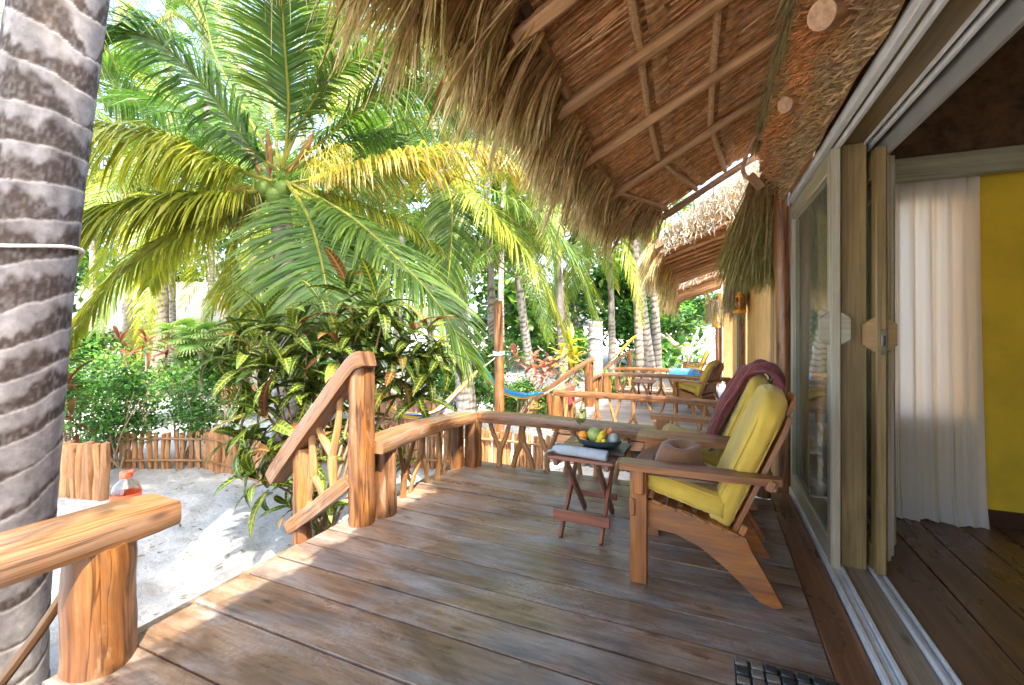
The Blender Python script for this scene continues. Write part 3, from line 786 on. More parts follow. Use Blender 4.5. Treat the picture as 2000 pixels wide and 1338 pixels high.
# ---- curtains
def curtain(name, p0, p1, ztop, zbot, folds, amp, label, flare=0, puddle=0):
    p0, p1 = V(p0 + (0,)), V(p1 + (0,)); d = (p1 - p0); nrm = V((d.y, -d.x, 0)).normalized()
    ph = [rnd(-.6, .6) for _ in range(folds + 2)]
    def fn(u, v):
        k = u * folds; a = amp * (1 - .15 * v) * (.8 + .5 * noise.noise((u * 5, 0, folds)))
        b = math.sin(k * 2 * math.pi + 2.2 * noise.noise((u * 4.3, folds, .3)) + .7 * noise.noise((u * 6, v * 1.5, 3))) * a * (.55 + .9 * abs(noise.noise((u * 7, 2, folds)))) + .25 * amp * math.sin(k * 4.7 * math.pi + v * 2)
        uu = u + .012 * math.sin(k * 2 * math.pi + 1.2)
        f = 1 + flare * (v ** 2)
        p = p0 + d * (uu * f) + nrm * (b + puddle * sst(.93, 1, v) * (1 + .5 * math.sin(u * 17)))
        zz = lerp(ztop, zbot, v) + (.012 * math.sin(u * 23) if v > .97 else 0)
        return V((p.x, p.y, max(zz, .008)))
    b = MB(); b.grid(fn, folds * 9, 30); o = b.build(name, M['curtain'], ang=None)
    tag(o, label, 'curtain', 'white curtains in the yellow room'); return o
random.seed(5)
curtain('curtain', (.84, 3.73), (1.52, 3.72), 2.20, .004, 8, .034, 'white curtain hanging against the yellow end wall inside the room', .05, .03)
curtain('curtain', (.85, 2.95), (.965, 3.24), 2.16, .006, 4, .018, 'narrow white curtain bunched right behind the inner sliding door panel', .18, 0)

# ================================================================== RAILINGS
random.seed(41)
def log_post(parent, x, y, z0, z1, r, mat='log', n=14, lean=(0, 0), name='post'):
    b = MB(); k = 14
    pts = [V((x + lean[0] * t + .006 * noise.noise((t * 3, x, y)), y + lean[1] * t + .006 * noise.noise((t * 3, y, x)), lerp(z0, z1, t))) for t in [i / k for i in range(k + 1)]]
    b.tube(pts, [r * (1.04 - .06 * i / k) * (1 + .03 * noise.noise((i * .6, x * 9, y * 9))) for i in range(k)] + [r * .95], n, .14)
    return b.build(name, M[mat], parent)
def plank(parent, pts, wd, th, mat='rail', name='rail', n=16, wob=.07, up=(0, 0, 1), taper=None):
    """a hewn plank with soft uneven edges swept along pts (the middle of its thickness)"""
    b = MB(); h, q = th / 2, wd / 2
    prof = [(-q, -h * .55), (-q * .93, -h), (q * .93, -h), (q, -h * .5), (q * 1.0, h * .55), (q * .90, h), (-q * .90, h), (-q, h * .6)]
    P_ = curve(pts, n); sd = rnd(0, 99)
    scs = []
    for i in range(n):
        e = 1 if 0 < i < n - 1 else .93
        scs.append(((1 + wob * noise.noise((i * .5, sd, 0))) * e * (taper(i / (n - 1)) if taper else 1), (1 + wob * noise.noise((i * .4, sd, 5))) * e))
    b.sweep(P_, prof, up=up, sc=scs); return b.build(name, M[mat], parent)
def fork(parent, foot, top, spread, inverted=False, r=.02, jt=.45, name='forked_branch'):
    """a Y-shaped branch: one stem, two arms; spread is the vector between the arm tips"""
    foot, top, spread = V(foot), V(top), V(spread); b = MB()
    if inverted: foot, top = top, foot
    j = foot.lerp(top, jt) + spread * rnd(-.05, .05)
    t1 = top + spread * .5; t2 = top - spread * .5
    b.tube(curve([foot, foot.lerp(j, .5) + spread * rnd(-.05, .05), j], 6), [r * 1.25, r * 1.15, r * 1.15, r * 1.2, r * 1.3, r * 1.25], 8, .15)
    for t in (t1, t2):
        mid = j.lerp(t, .5) + (t - top) * rnd(.06, .18)
        b.tube(curve([j - (t - j).normalized() * r * .6, mid, t], 7), [r * 1.1, r * 1.05, r, r * .92, r * .88, r * .85, r * .8], 8, .15)
    return b.build(name, M['branch'], parent)
def stick_post(parent, a, c, r=.02):
    a, c = V(a), V(c); b = MB(); m = (a + c) / 2 + V((rnd(-.02, .02), rnd(-.02, .02), 0))
    b.tube(curve([a, m, c], 7), [r * 1.1, r, r * .95, r, r * .95, r * .9, r * .85], 8, .15); return b.build('branch', M['branch'], parent)

# near end of the deck rail, where the steps begin
ra = empty('railing', (-2.1, .94, 0)); tag(ra, 'chunky railing end on a thick sunlit log post before the bare palm trunk', 'railing', 'log railings of the decks')
plank(ra, [(-2.10, 1.17, .485), (-2.12, .6, .49), (-2.16, -.2, .48), (-2.14, -1.5, .48)], .25, .10, n=22)
log_post(ra, -2.085, .94, -.04, .44, .108, n=18)
log_post(ra, -2.1, -.9, -.04, .44, .09)
b = MB(); b.tube(curve([(-2.30, .99, .44), (-2.30, .97, .30), (-2.33, .90, .14), (-2.34, .78, -.02), (-2.36, .62, -.22), (-2.38, .55, -.35)], 16), [.019] * 16, 8, .15); b.build('forked_branch', M['branch'], ra)
b = MB(); b.tube(curve([(-2.22, 1.10, .44), (-2.24, 1.06, .26), (-2.30, .96, .18)], 8), [.032] * 8, 8, .15); b.build('branch', M['branch'], ra)
for y in (.3, -.2): fork(ra, (-2.12, y, -.01), (-2.12, y, .44), (0, .22, 0), False)

# side rail between the steps and the far corner
rb = empty('railing', (-2.02, 3.0, 0)); tag(rb, 'short side railing between the tall step post and the deck corner', 'railing', 'log railings of the decks')
plank(rb, [(-1.985, 2.30, .475), (-2.02, 2.7, .47), (-2.03, 3.1, .455), (-1.985, 3.58, .435)], .20, .085, n=20)
log_post(rb, -1.985, 2.435, -.01, .43, .076, n=16, lean=(.0, .0))
log_post(rb, -2.06, 3.50, -.05, .40, .06)
cpn = log_post(rb, -1.945, 3.60, -.01, .415, .075, n=16)
fork(rb, (-2.05, 2.72, -.01), (-2.03, 2.74, .43), (0, .20, 0), False, .019, .42)
fork(rb, (-2.06, 2.93, -.01), (-2.03, 2.93, .43), (0, .24, 0), True, .019, .40)
stick_post(rb, (-2.05, 3.16, -.01), (-2.03, 3.15, .42), .021)
fork(rb, (-2.05, 3.33, -.01), (-2.03, 3.32, .41), (0, .14, 0), True, .016, .5)
# far rail
rd = empty('railing', (-.8, 3.75, 0)); tag(rd, 'brown deck railing with forked branches behind the fruit table', 'railing', 'log railings of the decks')
plank(rd, [(-1.93, 3.66, .43), (-1.2, 3.70, .425), (-.5, 3.74, .40), (.10, 3.80, .385), (.44, 3.84, .38)], .15, .085, n=26)
for k, (x, inv, sp) in enumerate(((-1.72, False, .17), (-1.50, True, .17), (-1.28, False, .16), (-1.06, True, .12), (-.86, False, .15), (-.62, True, .16), (-.36, False, .18), (-.1, True, .18), (.15, False, .16))):
    y = 3.66 + (x + 1.93) * .07
    fork(rd, (x, y, -.01), (x, y, .395), (sp * 1.15, 0, 0), inv, .023 + .004 * (k % 3 == 1), .40)
log_post(rd, .36, 3.82, -.01, .36, .05)

# stair railing
rs = empty('stair_railing', (-2.03, 2.27, -.4)); tag(rs, 'stair railing with sloping hewn handrail and tall log post at the deck edge', 'railing')
plank(rs, [(-1.955, 2.24, 1.045), (-2.06, 2.245, .99), (-2.30, 2.25, .735), (-2.55, 2.25, .46), (-2.78, 2.25, .19)], .135, .10, n=18, up=(1, 0, 1))
log_post(rs, -2.03, 2.27, -.03, .99, .080, n=18)
log_post(rs, -2.54, 2.27, -.6, .42, .062, n=14)
plank(rs, [(-2.09, 2.235, .27), (-2.35, 2.235, .07), (-2.62, 2.235, -.12)], .085, .085, n=10, up=(1, 0, 1))
fork(rs, (-2.24, 2.26, .12), (-2.31, 2.26, .72), (.22, 0, .14), False, .024, .45)
fork(rs, (-2.41, 2.26, .02), (-2.45, 2.26, .52), (-.15, 0, -.1), True, .022, .55)
stick_post(rs, (-2.48, 2.26, -.05), (-2.44, 2.26, .50), .022)
# steps
stp = empty('steps', (-2.5, 1.6, -.5)); tag(stp, 'two plank steps from the deck down to the sand', 'steps')
for k, (x, z) in enumerate(((-2.30, -.17), (-2.56, -.34))):
    part('tread', M['deck'], stp, (x, 1.62, z), (.26, 1.0, .045), .006)
for y in (1.16, 2.08):
    b = MB(); b.prism([(-2.16, -.06), (-2.16, -.30), (-2.62, -.60), (-2.74, -.60), (-2.74, -.40)], 1, y - .02, y + .02); b.build('stringer', M['darkpole'], stp)

# railings of the next decks
def far_rail(x0, x1, y, z, label, yfar, shade):
    r = empty('railing', (x0, y, z)); tag(r, label, 'railing', 'log railings of the decks')
    h = .555
    plank(r, [(x0, y, z + h - .04), ((x0 + x1) / 2, y + .02, z + h - .035), (x1, y, z + h - .05)], .11, .08, 'log' if not shade else 'rail', n=18)
    log_post(r, x0 + .03, y + .02, z - .06, z + h - .07, .09, n=12); log_post(r, x1 - .05, y + .02, z - .01, z + h - .07, .055, n=10)
    n = max(4, int((x1 - x0 - .3) / .26))
    for k in range(n):
        x = x0 + .22 + (x1 - x0 - .36) * (k + .5) / n + rnd(-.03, .03)
        fork(r, (x, y, z - .02), (x, y, z + h - .07), (rnd(.15, .24), 0, 0), k % 2 == 1, rnd(.019, .026), rnd(.35, .5))
    return r
def side_rail(x, y0, y1, z, label):
    r = empty('railing', (x, y0, z)); tag(r, label, 'railing', 'log railings of the decks')
    plank(r, [(x, y0, z + .52), (x - .03, (y0 + y1) / 2, z + .525), (x, y1, z + .52)], .16, .08, n=14)
    for t in (.12, .88): log_post(r, x, lerp(y0, y1, t), z - .02, z + .49, .065, n=10)
    for t in (.35, .6): fork(r, (x, lerp(y0, y1, t), z - .02), (x, lerp(y0, y1, t), z + .49), (0, .18, 0), t > .5, .022)
    return r
far_rail(-2.18, .40, 6.66, -.30, 'sunlit orange railing with forked branches at the near end of the neighbouring deck', 0, False)
far_rail(-2.05, .38, 9.72, -.30, 'shaded plank railing behind the neighbouring yellow-cushioned chair', 0, True)
far_rail(-2.3, .15, 12.35, -.42, 'sunlit forked-branch railing of the farthest deck', 0, False)
side_rail(-2.16, 6.75, 7.55, -.30, 'short garden-side railing with a red cloth on the neighbouring deck')
side_rail(-2.14, 8.75, 9.65, -.30, 'garden-side railing beyond the steps of the neighbouring deck')
def far_stair(x, y, z, lab):
    r = empty('stair_railing', (x, y, z)); tag(r, lab, 'railing')
    plank(r, [(x + .1, y, z + .92), (x - .3, y, z + .68), (x - 1.1, y, z + .06)], .11, .09, n=12, up=(1, 0, 1))
    log_post(r, x, y + .02, z - .1, z + .87, .085, n=12); log_post(r, x - .8, y + .02, z - .6, z + .24, .06, n=10)
    fork(r, (x - .36, y + .02, z - .1), (x - .36, y + .02, z + .58), (.2, 0, .13), False, .022)
    plank(r, [(x - .06, y, z + .2), (x - .9, y, z - .35)], .07, .07, n=6, up=(1, 0, 1))
far_stair(-2.12, 8.55, -.30, 'stair railing of the neighbouring deck beside the cut palm trunk')
far_stair(-2.25, 14.2, -.42, 'small far stair railing near the two pale palm trunks')

# ================================================================== CHAIRS
def softbox(hx, hy, hz, n=12, k=6, kz=2.6, puff=.25, round_top=0, seed=0, wr=.004):
    """upholstered cushion, local axes x (depth) y (width) z (thickness)"""
    b = MB(); nn = n
    ids = {}
    def mp(p):
        x, y, z = p
        r = (abs(x) ** k + abs(y) ** k) ** (1 / k) if (x or y) else 0
        mm = max(abs(x), abs(y))
        q = (mm / r) if r > 1e-6 else 1
        xx, yy = x * q, y * q
        if round_top and xx > .3:
            t = (xx - .3) / .7; yy *= math.sqrt(max(.0, 1 - (t * round_top) ** 2.4))
        e = max(abs(xx), abs(y * q))
        zz = z * (1 - puff * e ** 2) * (1 - .55 * sst(.86, 1.0, e))
        w = wr * noise.noise((xx * 5 + seed, yy * 5, z)) + wr * .6 * noise.noise((xx * 16 + seed, yy * 3, z * 2)) * sst(.4, 1, e)
        return V((xx * hx + w, yy * hy + w, zz * hz + w))
    def vid(p):
        key = tuple(round(c, 5) for c in p)
        if key not in ids: ids[key] = b.add(mp(p))
        return ids[key]
    g = [-1 + 2 * i / nn for i in range(nn + 1)]; gzz = [-1 + 2 * i / 4 for i in range(5)]
    def quad(a, c, d, e): b.face([vid(a), vid(c), vid(d), vid(e)])
    for i in range(nn):
        for j in range(nn):
            quad((g[i], g[j], 1), (g[i + 1], g[j], 1), (g[i + 1], g[j + 1], 1), (g[i], g[j + 1], 1))
            quad((g[i], g[j], -1), (g[i], g[j + 1], -1), (g[i + 1], g[j + 1], -1), (g[i + 1], g[j], -1))
        for j in range(4):
            quad((g[i], -1, gzz[j]), (g[i + 1], -1, gzz[j]), (g[i + 1], -1, gzz[j + 1]), (g[i], -1, gzz[j + 1]))
            quad((g[i + 1], 1, gzz[j]), (g[i], 1, gzz[j]), (g[i], 1, gzz[j + 1]), (g[i + 1], 1, gzz[j + 1]))
            quad((1, g[i], gzz[j]), (1, g[i + 1], gzz[j]), (1, g[i + 1], gzz[j + 1]), (1, g[i], gzz[j + 1]))
            quad((-1, g[i + 1], gzz[j]), (-1, g[i], gzz[j]), (-1, g[i], gzz[j + 1]), (-1, g[i + 1], gzz[j + 1]))
    return b
def xf(b, m): b.v = [tuple(m @ V(v)) for v in b.v]; return b
def make_chair(y0):
    y1 = y0 + .60
    r = empty('armchair', (0, y0 + .3, 0))
    for y in (y0 + .01, y1 - .045):
        b = MB(); b.box((-.317, y + .0175, .28), (.082, .035, .56), .005, axis=2); b.build('front_leg', M['chair'], r)
    for y in (y0 + .046, y1 - .081):
        poly = [(-.272, .40), (-.1, .372), (.05, .325), (.150, .292), (.172, .235), (.235, .125), (.296, .012), (.262, 0), (.205, .018), (.14, .075), (.06, .145), (-.04, .215), (-.15, .258), (-.34, .27), (-.34, .40)]
        b = MB(); b.prism(poly[::-1], 1, y, y + .035); b.build('back_leg', M['chair'], r, ang=30)
    for (ya, yb) in ((y0 - .045, y0 + .065), (y1 - .065, y1 + .045)):
        b = MB(); b.prism([(-.405, ya + .02), (-.395, ya), (.10, ya), (.285, ya + .03), (.285, yb - .03), (.10, yb), (-.395, yb), (-.405, yb - .02)], 2, .560, .590); b.build('arm', M['chair'], r, ang=30)
    for y in (y0 - .006, y1 + .006):
        b = MB(); b.box((-.312, y, .50), (.05, .028, .12), .006, axis=2); b.build('arm_bracket', M['chair'], r)
    # seat slats across
    for k in range(7):
        x = -.30 + k * .066; z = .405 - .27 * (x + .30)
        b = MB(); b.box((x, (y0 + y1) / 2, z + .008), (.05, .53, .016), .003, Matrix.Rotation(R(15), 3, 'Y')); b.build('seat_slat', M['chair'], r)
    d = V((.255, 0, .60)).normalized(); nx = V((-d.z, 0, d.x))
    base = V((.098, 0, .295))
    hs = (.60, .665, .69, .665, .60)
    for k in range(5):
        yc = (y0 + y1) / 2 + (k - 2) * .098; h = hs[k]
        b = MB(); pr = []
        for (a, c) in ((-.045, -.02), (.045, -.02), (.045, h - .05 - (.03 if k > 2 else 0) * (k != 3)), (.022, h - .006), (-.022, h - .006), (-.045, h - .05 - (.03 if k < 2 else 0))):
            pr.append((a, c))
        A = [b.add(base + d * c + V((0, yc + a, 0)) + nx * .010) for a, c in pr]; B = [b.add(base + d * c + V((0, yc + a, 0)) - nx * .010) for a, c in pr]
        m = len(pr); b.face(A, [(a, c) for a, c in pr]); b.face(B[::-1], [(a, c) for a, c in pr[::-1]])
        for i in range(m): j = (i + 1) % m; b.face((A[j], A[i], B[i], B[j]), [(0, pr[j][1]), (0, pr[i][1]), (.02, pr[i][1]), (.02, pr[j][1])])
        b.build('back_slat', M['chair'], r, ang=25)
    for h, wd in ((.04, .50), (.30, .66)):
        p = base + d * h - nx * .028; b = MB(); b.box((p.x, (y0 + y1) / 2, p.z), (.03, wd, .05), .004, Matrix.Rotation(math.atan2(d.x, d.z), 3, 'Y')); b.build('back_rail', M['chair'], r)
    b = MB(); b.box((-.345, (y0 + y1) / 2, .37), (.028, .60, .085), .005); b.build('front_apron', M['chair'], r)
    # cushions
    sx = V((.965, 0, -.262)); sz = V((.262, 0, .965)); sy = V((0, 1, 0))
    cb = softbox(.205, .262, .056, 26, 8, puff=.09, seed=y0, wr=.006); xf(cb, frame(sx, sy, sz, (-.112, (y0 + y1) / 2, .452)))
    sc_ = cb.build('seat_cushion', M['cushion'], r, ang=None)
    ctr = base + d * .335 + nx * .072 + V((0, (y0 + y1) / 2, 0))
    cb = softbox(.345, .252, .058, 28, 7, puff=.09, round_top=.93, seed=y0 + 5, wr=.006); xf(cb, frame(d, sy, nx, ctr))
    bc = cb.build('back_cushion', M['cushion'], r, ang=None)
    # piping round both faces of each cushion
    def piping(par, hx, hy, hz, fr_, rt):
        b = MB()
        for sg in (1, -1):
            pts = []
            for i in range(60):
                a = 2 * math.pi * i / 60; ca, sa = math.cos(a), math.sin(a); q = (abs(ca) ** 7 + abs(sa) ** 7) ** (-1 / 7)
                x, y = ca * q, sa * q
                if rt and x > .3: y *= math.sqrt(max(0, 1 - ((x - .3) / .7 * rt) ** 2.4))
                pts.append(fr_ @ V((x * hx * .93, y * hy * .935, sg * hz * .70)))
            pts.append(pts[0]); b.tube(pts, .0035, 5, cap=False)
        b.build('piping', M['cushion'], par)
    piping(sc_, .205, .262, .058, frame(sx, sy, sz, (-.112, (y0 + y1) / 2, .452)), 0)
    piping(bc, .345, .252, .062, frame(d, sy, nx, ctr), .93)
    for y in (y0 + .05,):
        b = MB(); strand(b, V((.095, y, .33)), V((0, -.2, -1)), V((.2, 0, -1)), .055, .012, (1, 1, 1), (1, 1, 1), 2); b.build('cushion_tie', M['rope'], r)
    return r
random.seed(51)
ch1 = make_chair(2.25); tag(ch1, 'wooden armchair with yellow cushions and a brown hat on its seat', 'armchair', 'yellow-cushioned wooden armchairs')
ch2 = make_chair(2.94); tag(ch2, 'wooden armchair with yellow cushions and a maroon scarf over its back', 'armchair', 'yellow-cushioned wooden armchairs')
ch3 = copy_tree(ch2); ch3.location = (-.16, 8.75, -.30); ch3.rotation_euler.z = R(-24); tag(ch3, 'yellow-cushioned wooden armchair standing on the neighbouring deck', 'armchair', 'yellow-cushioned wooden armchairs')
ch4 = copy_tree(ch2); ch4.location = (-.35, 14.3, -.42); tag(ch4, 'wooden armchair with yellow cushions on the farthest deck', 'armchair', 'yellow-cushioned wooden armchairs')

# ---- scarf over the second chair
random.seed(61)
d = V((.255, 0, .60)).normalized(); nx = V((-d.z, 0, d.x)); base = V((.098, 3.24, .295))
path = [base + d * .34 - nx * .022, base + d * .52 - nx * .030, base + d * .66 - nx * .020, base + d * .705 + nx * .030, base + d * .70 + nx * .085, base + d * .63 + nx * .135, base + d * .48 + nx * .155, base + d * .32 + nx * .158, base + d * .20 + nx * .155]
pc = curve(path, 60)
def scf(u, v):
    i = u * 59; k = min(int(i), 58); p = pc[k].lerp(pc[k + 1], i - k)
    t = (pc[min(k + 1, 59)] - pc[max(k - 1, 0)]).normalized(); nn = t.cross(V((0, 1, 0)))
    wd = lerp(.42, .34, u) * (1 + .10 * noise.noise((u * 4, 0, 2)))
    y = (v - .5) * wd + .03 + .03 * math.sin(u * 4) - .03 * sst(.7, 1, u)
    fo = .026 * math.sin(v * 21 + 1.5 * math.sin(u * 5) + u * 3) + .014 * math.sin(v * 43 + u * 9) + .018 * noise.noise((u * 9, v * 9, 1))
    dr = -.035 * sst(.80, 1, abs(v - .5) * 2) * sst(.3, .6, u)
    return p + V((0, y, 0)) - nn * (fo + .016 * (1 - (2 * v - 1) ** 4) + dr * .3)
b = MB(); b.grid(scf, 90, 40)
sfo = b.build('scarf', M['scarf'], ang=None); md = sfo.modifiers.new('thick', 'SOLIDIFY'); md.thickness = .006
tag(sfo, 'maroon knitted scarf draped over the back of the farther armchair', 'scarf')
b = MB()
for k in range(16):
    v = (k + .5) / 16; p = scf(1.0, v); e = V((p.x - rnd(.0, .07), p.y + rnd(-.03, .03), .47 + rnd(-.03, .02)))
    b.tube(curve([p, p.lerp(e, .5) + V((rnd(-.02, .02), rnd(-.02, .02), -.03)), e], 6), [.006, .006, .005, .005, .007, .004], 5)
b.build('tassel', M['scarf'], sfo)

# ---- hat
def hatf(u, v):    # u angle, v from brim edge to crown centre
    a = u * 2 * math.pi; ca, sa = math.cos(a), math.sin(a)
    if v < .42:
        t = v / .42; r = lerp(.168, .092, t); z = .012 + .026 * (1 - t) ** 2 * (abs(sa) ** 2) * 1.5 - .02 * (1 - t) * ca * ca
        return V((r * ca * 1.08, r * sa * .92, z))
    t = (v - .42) / .58
    if t < .62:
        q = t / .62; r = lerp(.092, .074, q ** 1.5); z = .012 + .108 * q
        pin = 1 - .20 * q * math.exp(-((ca + .75) / .35) ** 2) * (abs(sa) > .25)
        return V((r * ca * 1.12, r * sa * .9 * pin, z + .012 * q * ca * -1))
    q = (t - .62) / .38; r = .074 * max(0.0, 1 - q) ** .8 + .0004; z = .12 + .010 * math.sin(q * math.pi) - .032 * q * q
    pin = 1 - .20 * (1 - q) * math.exp(-((ca + .75) / .35) ** 2) * (abs(sa) > .25)
    return V((r * ca * 1.12, r * sa * .9 * pin, z - .012 * ca * (1 - q)))
hm = Matrix.Translation((-.155, 2.455, .512)) @ Matrix.Rotation(R(10), 4, 'Y') @ Matrix.Rotation(R(8), 4, 'X') @ Matrix.Rotation(R(200), 4, 'Z') @ Matrix.Scale(1.16, 4)
b = MB(); b.grid(hatf, 48, 40); xf(b, hm); ht = b.build('hat', M['felt'], ang=None); md = ht.modifiers.new('thick', 'SOLIDIFY'); md.thickness = .004
tag(ht, 'brown felt hat with creased crown lying on the nearer armchair seat', 'hat')
b = MB(); b.grid(lambda u, v: V((hatf(u, .43).x * 1.03, hatf(u, .43).y * 1.03, .016 + v * .024)), 40, 3); xf(b, hm); b.build('hat_band', M['band'], ht, ang=None)

# ---- folding table
random.seed(71)
tb = empty('folding_table', (-.68, 2.81, 0)); tag(tb, 'small folding wooden table with crossed legs holding the fruit dish', 'table', 'small deck tables')
TX0, TX1, TY0, TY1, TZ = -.885, -.495, 2.55, 3.08, .48
n = 6; wv = (TY1 - TY0) / n
for k in range(n):
    b = MB(); b.box(((TX0 + TX1) / 2, TY0 + wv * (k + .5), TZ - .011), (TX1 - TX0, wv - .006, .022), .004, axis=0); b.build('slat', M['table'], tb)
for x in (TX0 + .045, TX1 - .045):
    b = MB(); b.box((x, (TY0 + TY1) / 2, TZ - .042), (.03, TY1 - TY0 - .05, .038), .004); b.build('top_bearer', M['table'], tb)
for x, dx in ((TX0 + .075, 0), (TX1 - .075, 0)):
    for (ya, yb, o) in ((TY0 + .02, TY1 - .06, .0), (TY1 - .02, TY0 + .06, .026)):
        a = V((x + (o if x < -.7 else -o), ya, .0)); c = V((x + (o if x < -.7 else -o), yb, TZ - .04)); dd = (c - a); L = dd.length; ang = math.atan2(dd.y, dd.z)
        b = MB(); b.box((a + c) / 2, (.022, .042, L), .004, Matrix.Rotation(-ang, 3, 'X')); b.build('leg', M['table'], tb)
b = MB(); b.box((-.69, TY0 + .045, .125), (.34, .022, .065), .004); b.build('stretcher', M['table'], tb)
b = MB(); b.box((-.69, TY1 - .06, .12), (.26, .022, .045), .004); b.build('stretcher', M['table'], tb)
tb2 = copy_tree(tb); tb2.location = (-1.15, 9.1, -.30); tag(tb2, 'small folding table on the neighbouring deck', 'table', 'small deck tables')

# ---- things on the table
ty = TZ
b = MB(); b.box((-.585, 2.80, ty + .016), (.27, .24, .028), .006); tr = b.build('tray', M['slate']); tag(tr, 'dark wooden serving board under the fruit dish', 'tray')
zt = ty + .031
b = MB(); b.lathe([(.02, .004), (.085, .002), (.115, .018), (.126, .045), (.129, .047), (.121, .043), (.108, .020), (.08, .009), (.0005, .008)], (-.625, 2.78, zt), 32, 1.12, .80); ds = b.build('dish', M['dish'], ang=50); tag(ds, 'dark blue oval stoneware dish filled with fruit on the folding table', 'dish')
def blob(name, mat, c, s, label, cat='fruit', rot=0, n=14, lump=.06, cut=None):
    b = MB(); rings = 9; pr = []
    for i in range(rings + 1):
        a = -math.pi / 2 + math.pi * i / rings; pr.append((max(.0008, math.cos(a)), math.sin(a)))
    b.lathe(pr, (0, 0, 0), n)
    b.v = [tuple(V((x * s[0], y * s[1], z * s[2])) * (1 + lump * noise.noise((x * 2 + c[0] * 9, y * 2, z * 2)))) for x, y, z in b.v]
    m = Matrix.Translation(V(c)) @ Matrix.Rotation(rot, 4, 'Z') @ Matrix.Rotation(R(25), 4, 'Y')
    if cut is not None: b.v = [(x, y, min(z, cut)) for x, y, z in b.v]
    xf(b, m); o = b.build(name, mat, ang=None); tag(o, label, cat, 'fruit in the dish'); return o
fm = lambda n_, c, r=.4: plain(n_, c, r, 60, .18, .15)
blob('melon', fm('melon_skin', (.30, .38, .10)), (-.655, 2.80, zt + .058), (.050, .058, .045), 'green melon wedge in the middle of the fruit dish', rot=.4)
blob('pineapple_slice', fm('pineapple_flesh', (.72, .52, .03)), (-.605, 2.765, zt + .060), (.024, .042, .042), 'yellow pineapple slice leaning on the green melon')
blob('papaya_piece', fm('papaya_flesh', (.85, .30, .02)), (-.725, 2.78, zt + .052), (.030, .028, .030), 'orange papaya piece at the end of the dish')
blob('papaya_piece', fm('papaya_pale', (.72, .33, .14)), (-.695, 2.725, zt + .028), (.042, .016, .013), 'pale orange papaya slice lying at the front of the dish')
for k, (x, y) in enumerate(((-.608, 2.712), (-.585, 2.722), (-.625, 2.722))):
    blob('pineapple_chunk', fm('pineapple_chunk', (.82, .62, .04)), (x, y, zt + .030 + .012 * (k == 1)), (.014, .012, .017), 'small yellow pineapple chunk at the front of the dish', n=8, lump=.3)
blob('dragon_fruit', fm('dragon_fruit_flesh', (.30, .33, .30)), (-.538, 2.775, zt + .050), (.030, .042, .038), 'grey-green speckled fruit wedge at the other end of the dish', rot=.6)
fw = empty('flower', (-.572, 2.80, zt + .05)); tag(fw, 'orange and pink frangipani flower tucked into the fruit', 'flower')
for k in range(5):
    a = k * 2 * math.pi / 5; b = MB(); p = V((-.572, 2.80, zt + .06)); dd = V((math.cos(a) * .6, math.sin(a) * .6, 1)).normalized(); sv = V((-math.sin(a), math.cos(a), 0))
    b.ribbon([p, p + dd * .02, p + dd * .042, p + dd * .055], [.004, .011, .010, .0015], sv, (.85, .1, .2), (.9, .5, .04)); b.build('petal', M['cloth'], fw)
# rolled napkin
b = MB(); b.tube(curve([(-.865, 2.615, ty + .028), (-.76, 2.598, ty + .031), (-.60, 2.580, ty + .031), (-.535, 2.577, ty + .030)], 16), [.018, .024, .028, .030, .031, .031, .031, .031, .031, .031, .031, .031, .031, .031, .031, .030], 16, .16)
nk = b.build('napkin', M['napkin'], ang=50); tag(nk, 'rolled grey linen napkin at the front of the folding table', 'napkin')
b = MB(); b.grid(lambda u, v: V((lerp(-.905, -.80, u), 2.60 + lerp(-.035, .05, v) + .02 * u, ty + .006 + .030 * u + .006 * math.sin(v * 9 + u * 5))), 10, 10); b.build('napkin_corner', M['napkin'], nk)
b = MB()
for k in range(3):
    pts = [V((-.5335 + .0015, 2.577 + (.027 - .007 * k) * math.cos(a), ty + .030 + (.027 - .007 * k) * math.sin(a))) for a in [i * 2 * math.pi / 20 for i in range(21)]]
    b.tube(pts, .0022, 5, cap=False)
b.build('rolled_edge', M['napkin'], nk)
# stemmed glass with a cool drink
gx_, gy_ = -.79, 2.95
b = MB(); b.lathe([(.034, .0), (.034, .003), (.006, .008), (.0045, .03), (.0045, .095), (.012, .108), (.034, .135), (.043, .165), (.042, .20), (.036, .245), (.0345, .245), (.0405, .20), (.0415, .165), (.033, .137), (.010, .112), (.0006, .108)], (gx_, gy_, ty), 28); wg = b.build('stemmed_glass', M['glass'], ang=60)
tag(wg, 'stemmed glass of pale drink with mint standing on the folding table', 'glass')
b = MB(); b.lathe([(.0006, .110), (.010, .1135), (.032, .139), (.0405, .166), (.0400, .197), (.0390, .212), (.0006, .212)], (gx_, gy_, ty), 24); b.build('drink', M['drink'], wg, ang=60)
b = MB()
for k in range(9):
    a = rnd(0, 6.28); p = V((gx_ + .012 * math.cos(a), gy_ + .012 * math.sin(a), ty + rnd(.185, .205))); dd = V((math.cos(a) * .8, math.sin(a) * .8, rnd(.1, .8))).normalized()
    b.ribbon([p, p + dd * .012, p + dd * .026], [.003, .009, .002], V((-math.sin(a), math.cos(a), 0)), (.10, .26, .03), (.2, .42, .05))
b.build('mint', M['bush'], wg)

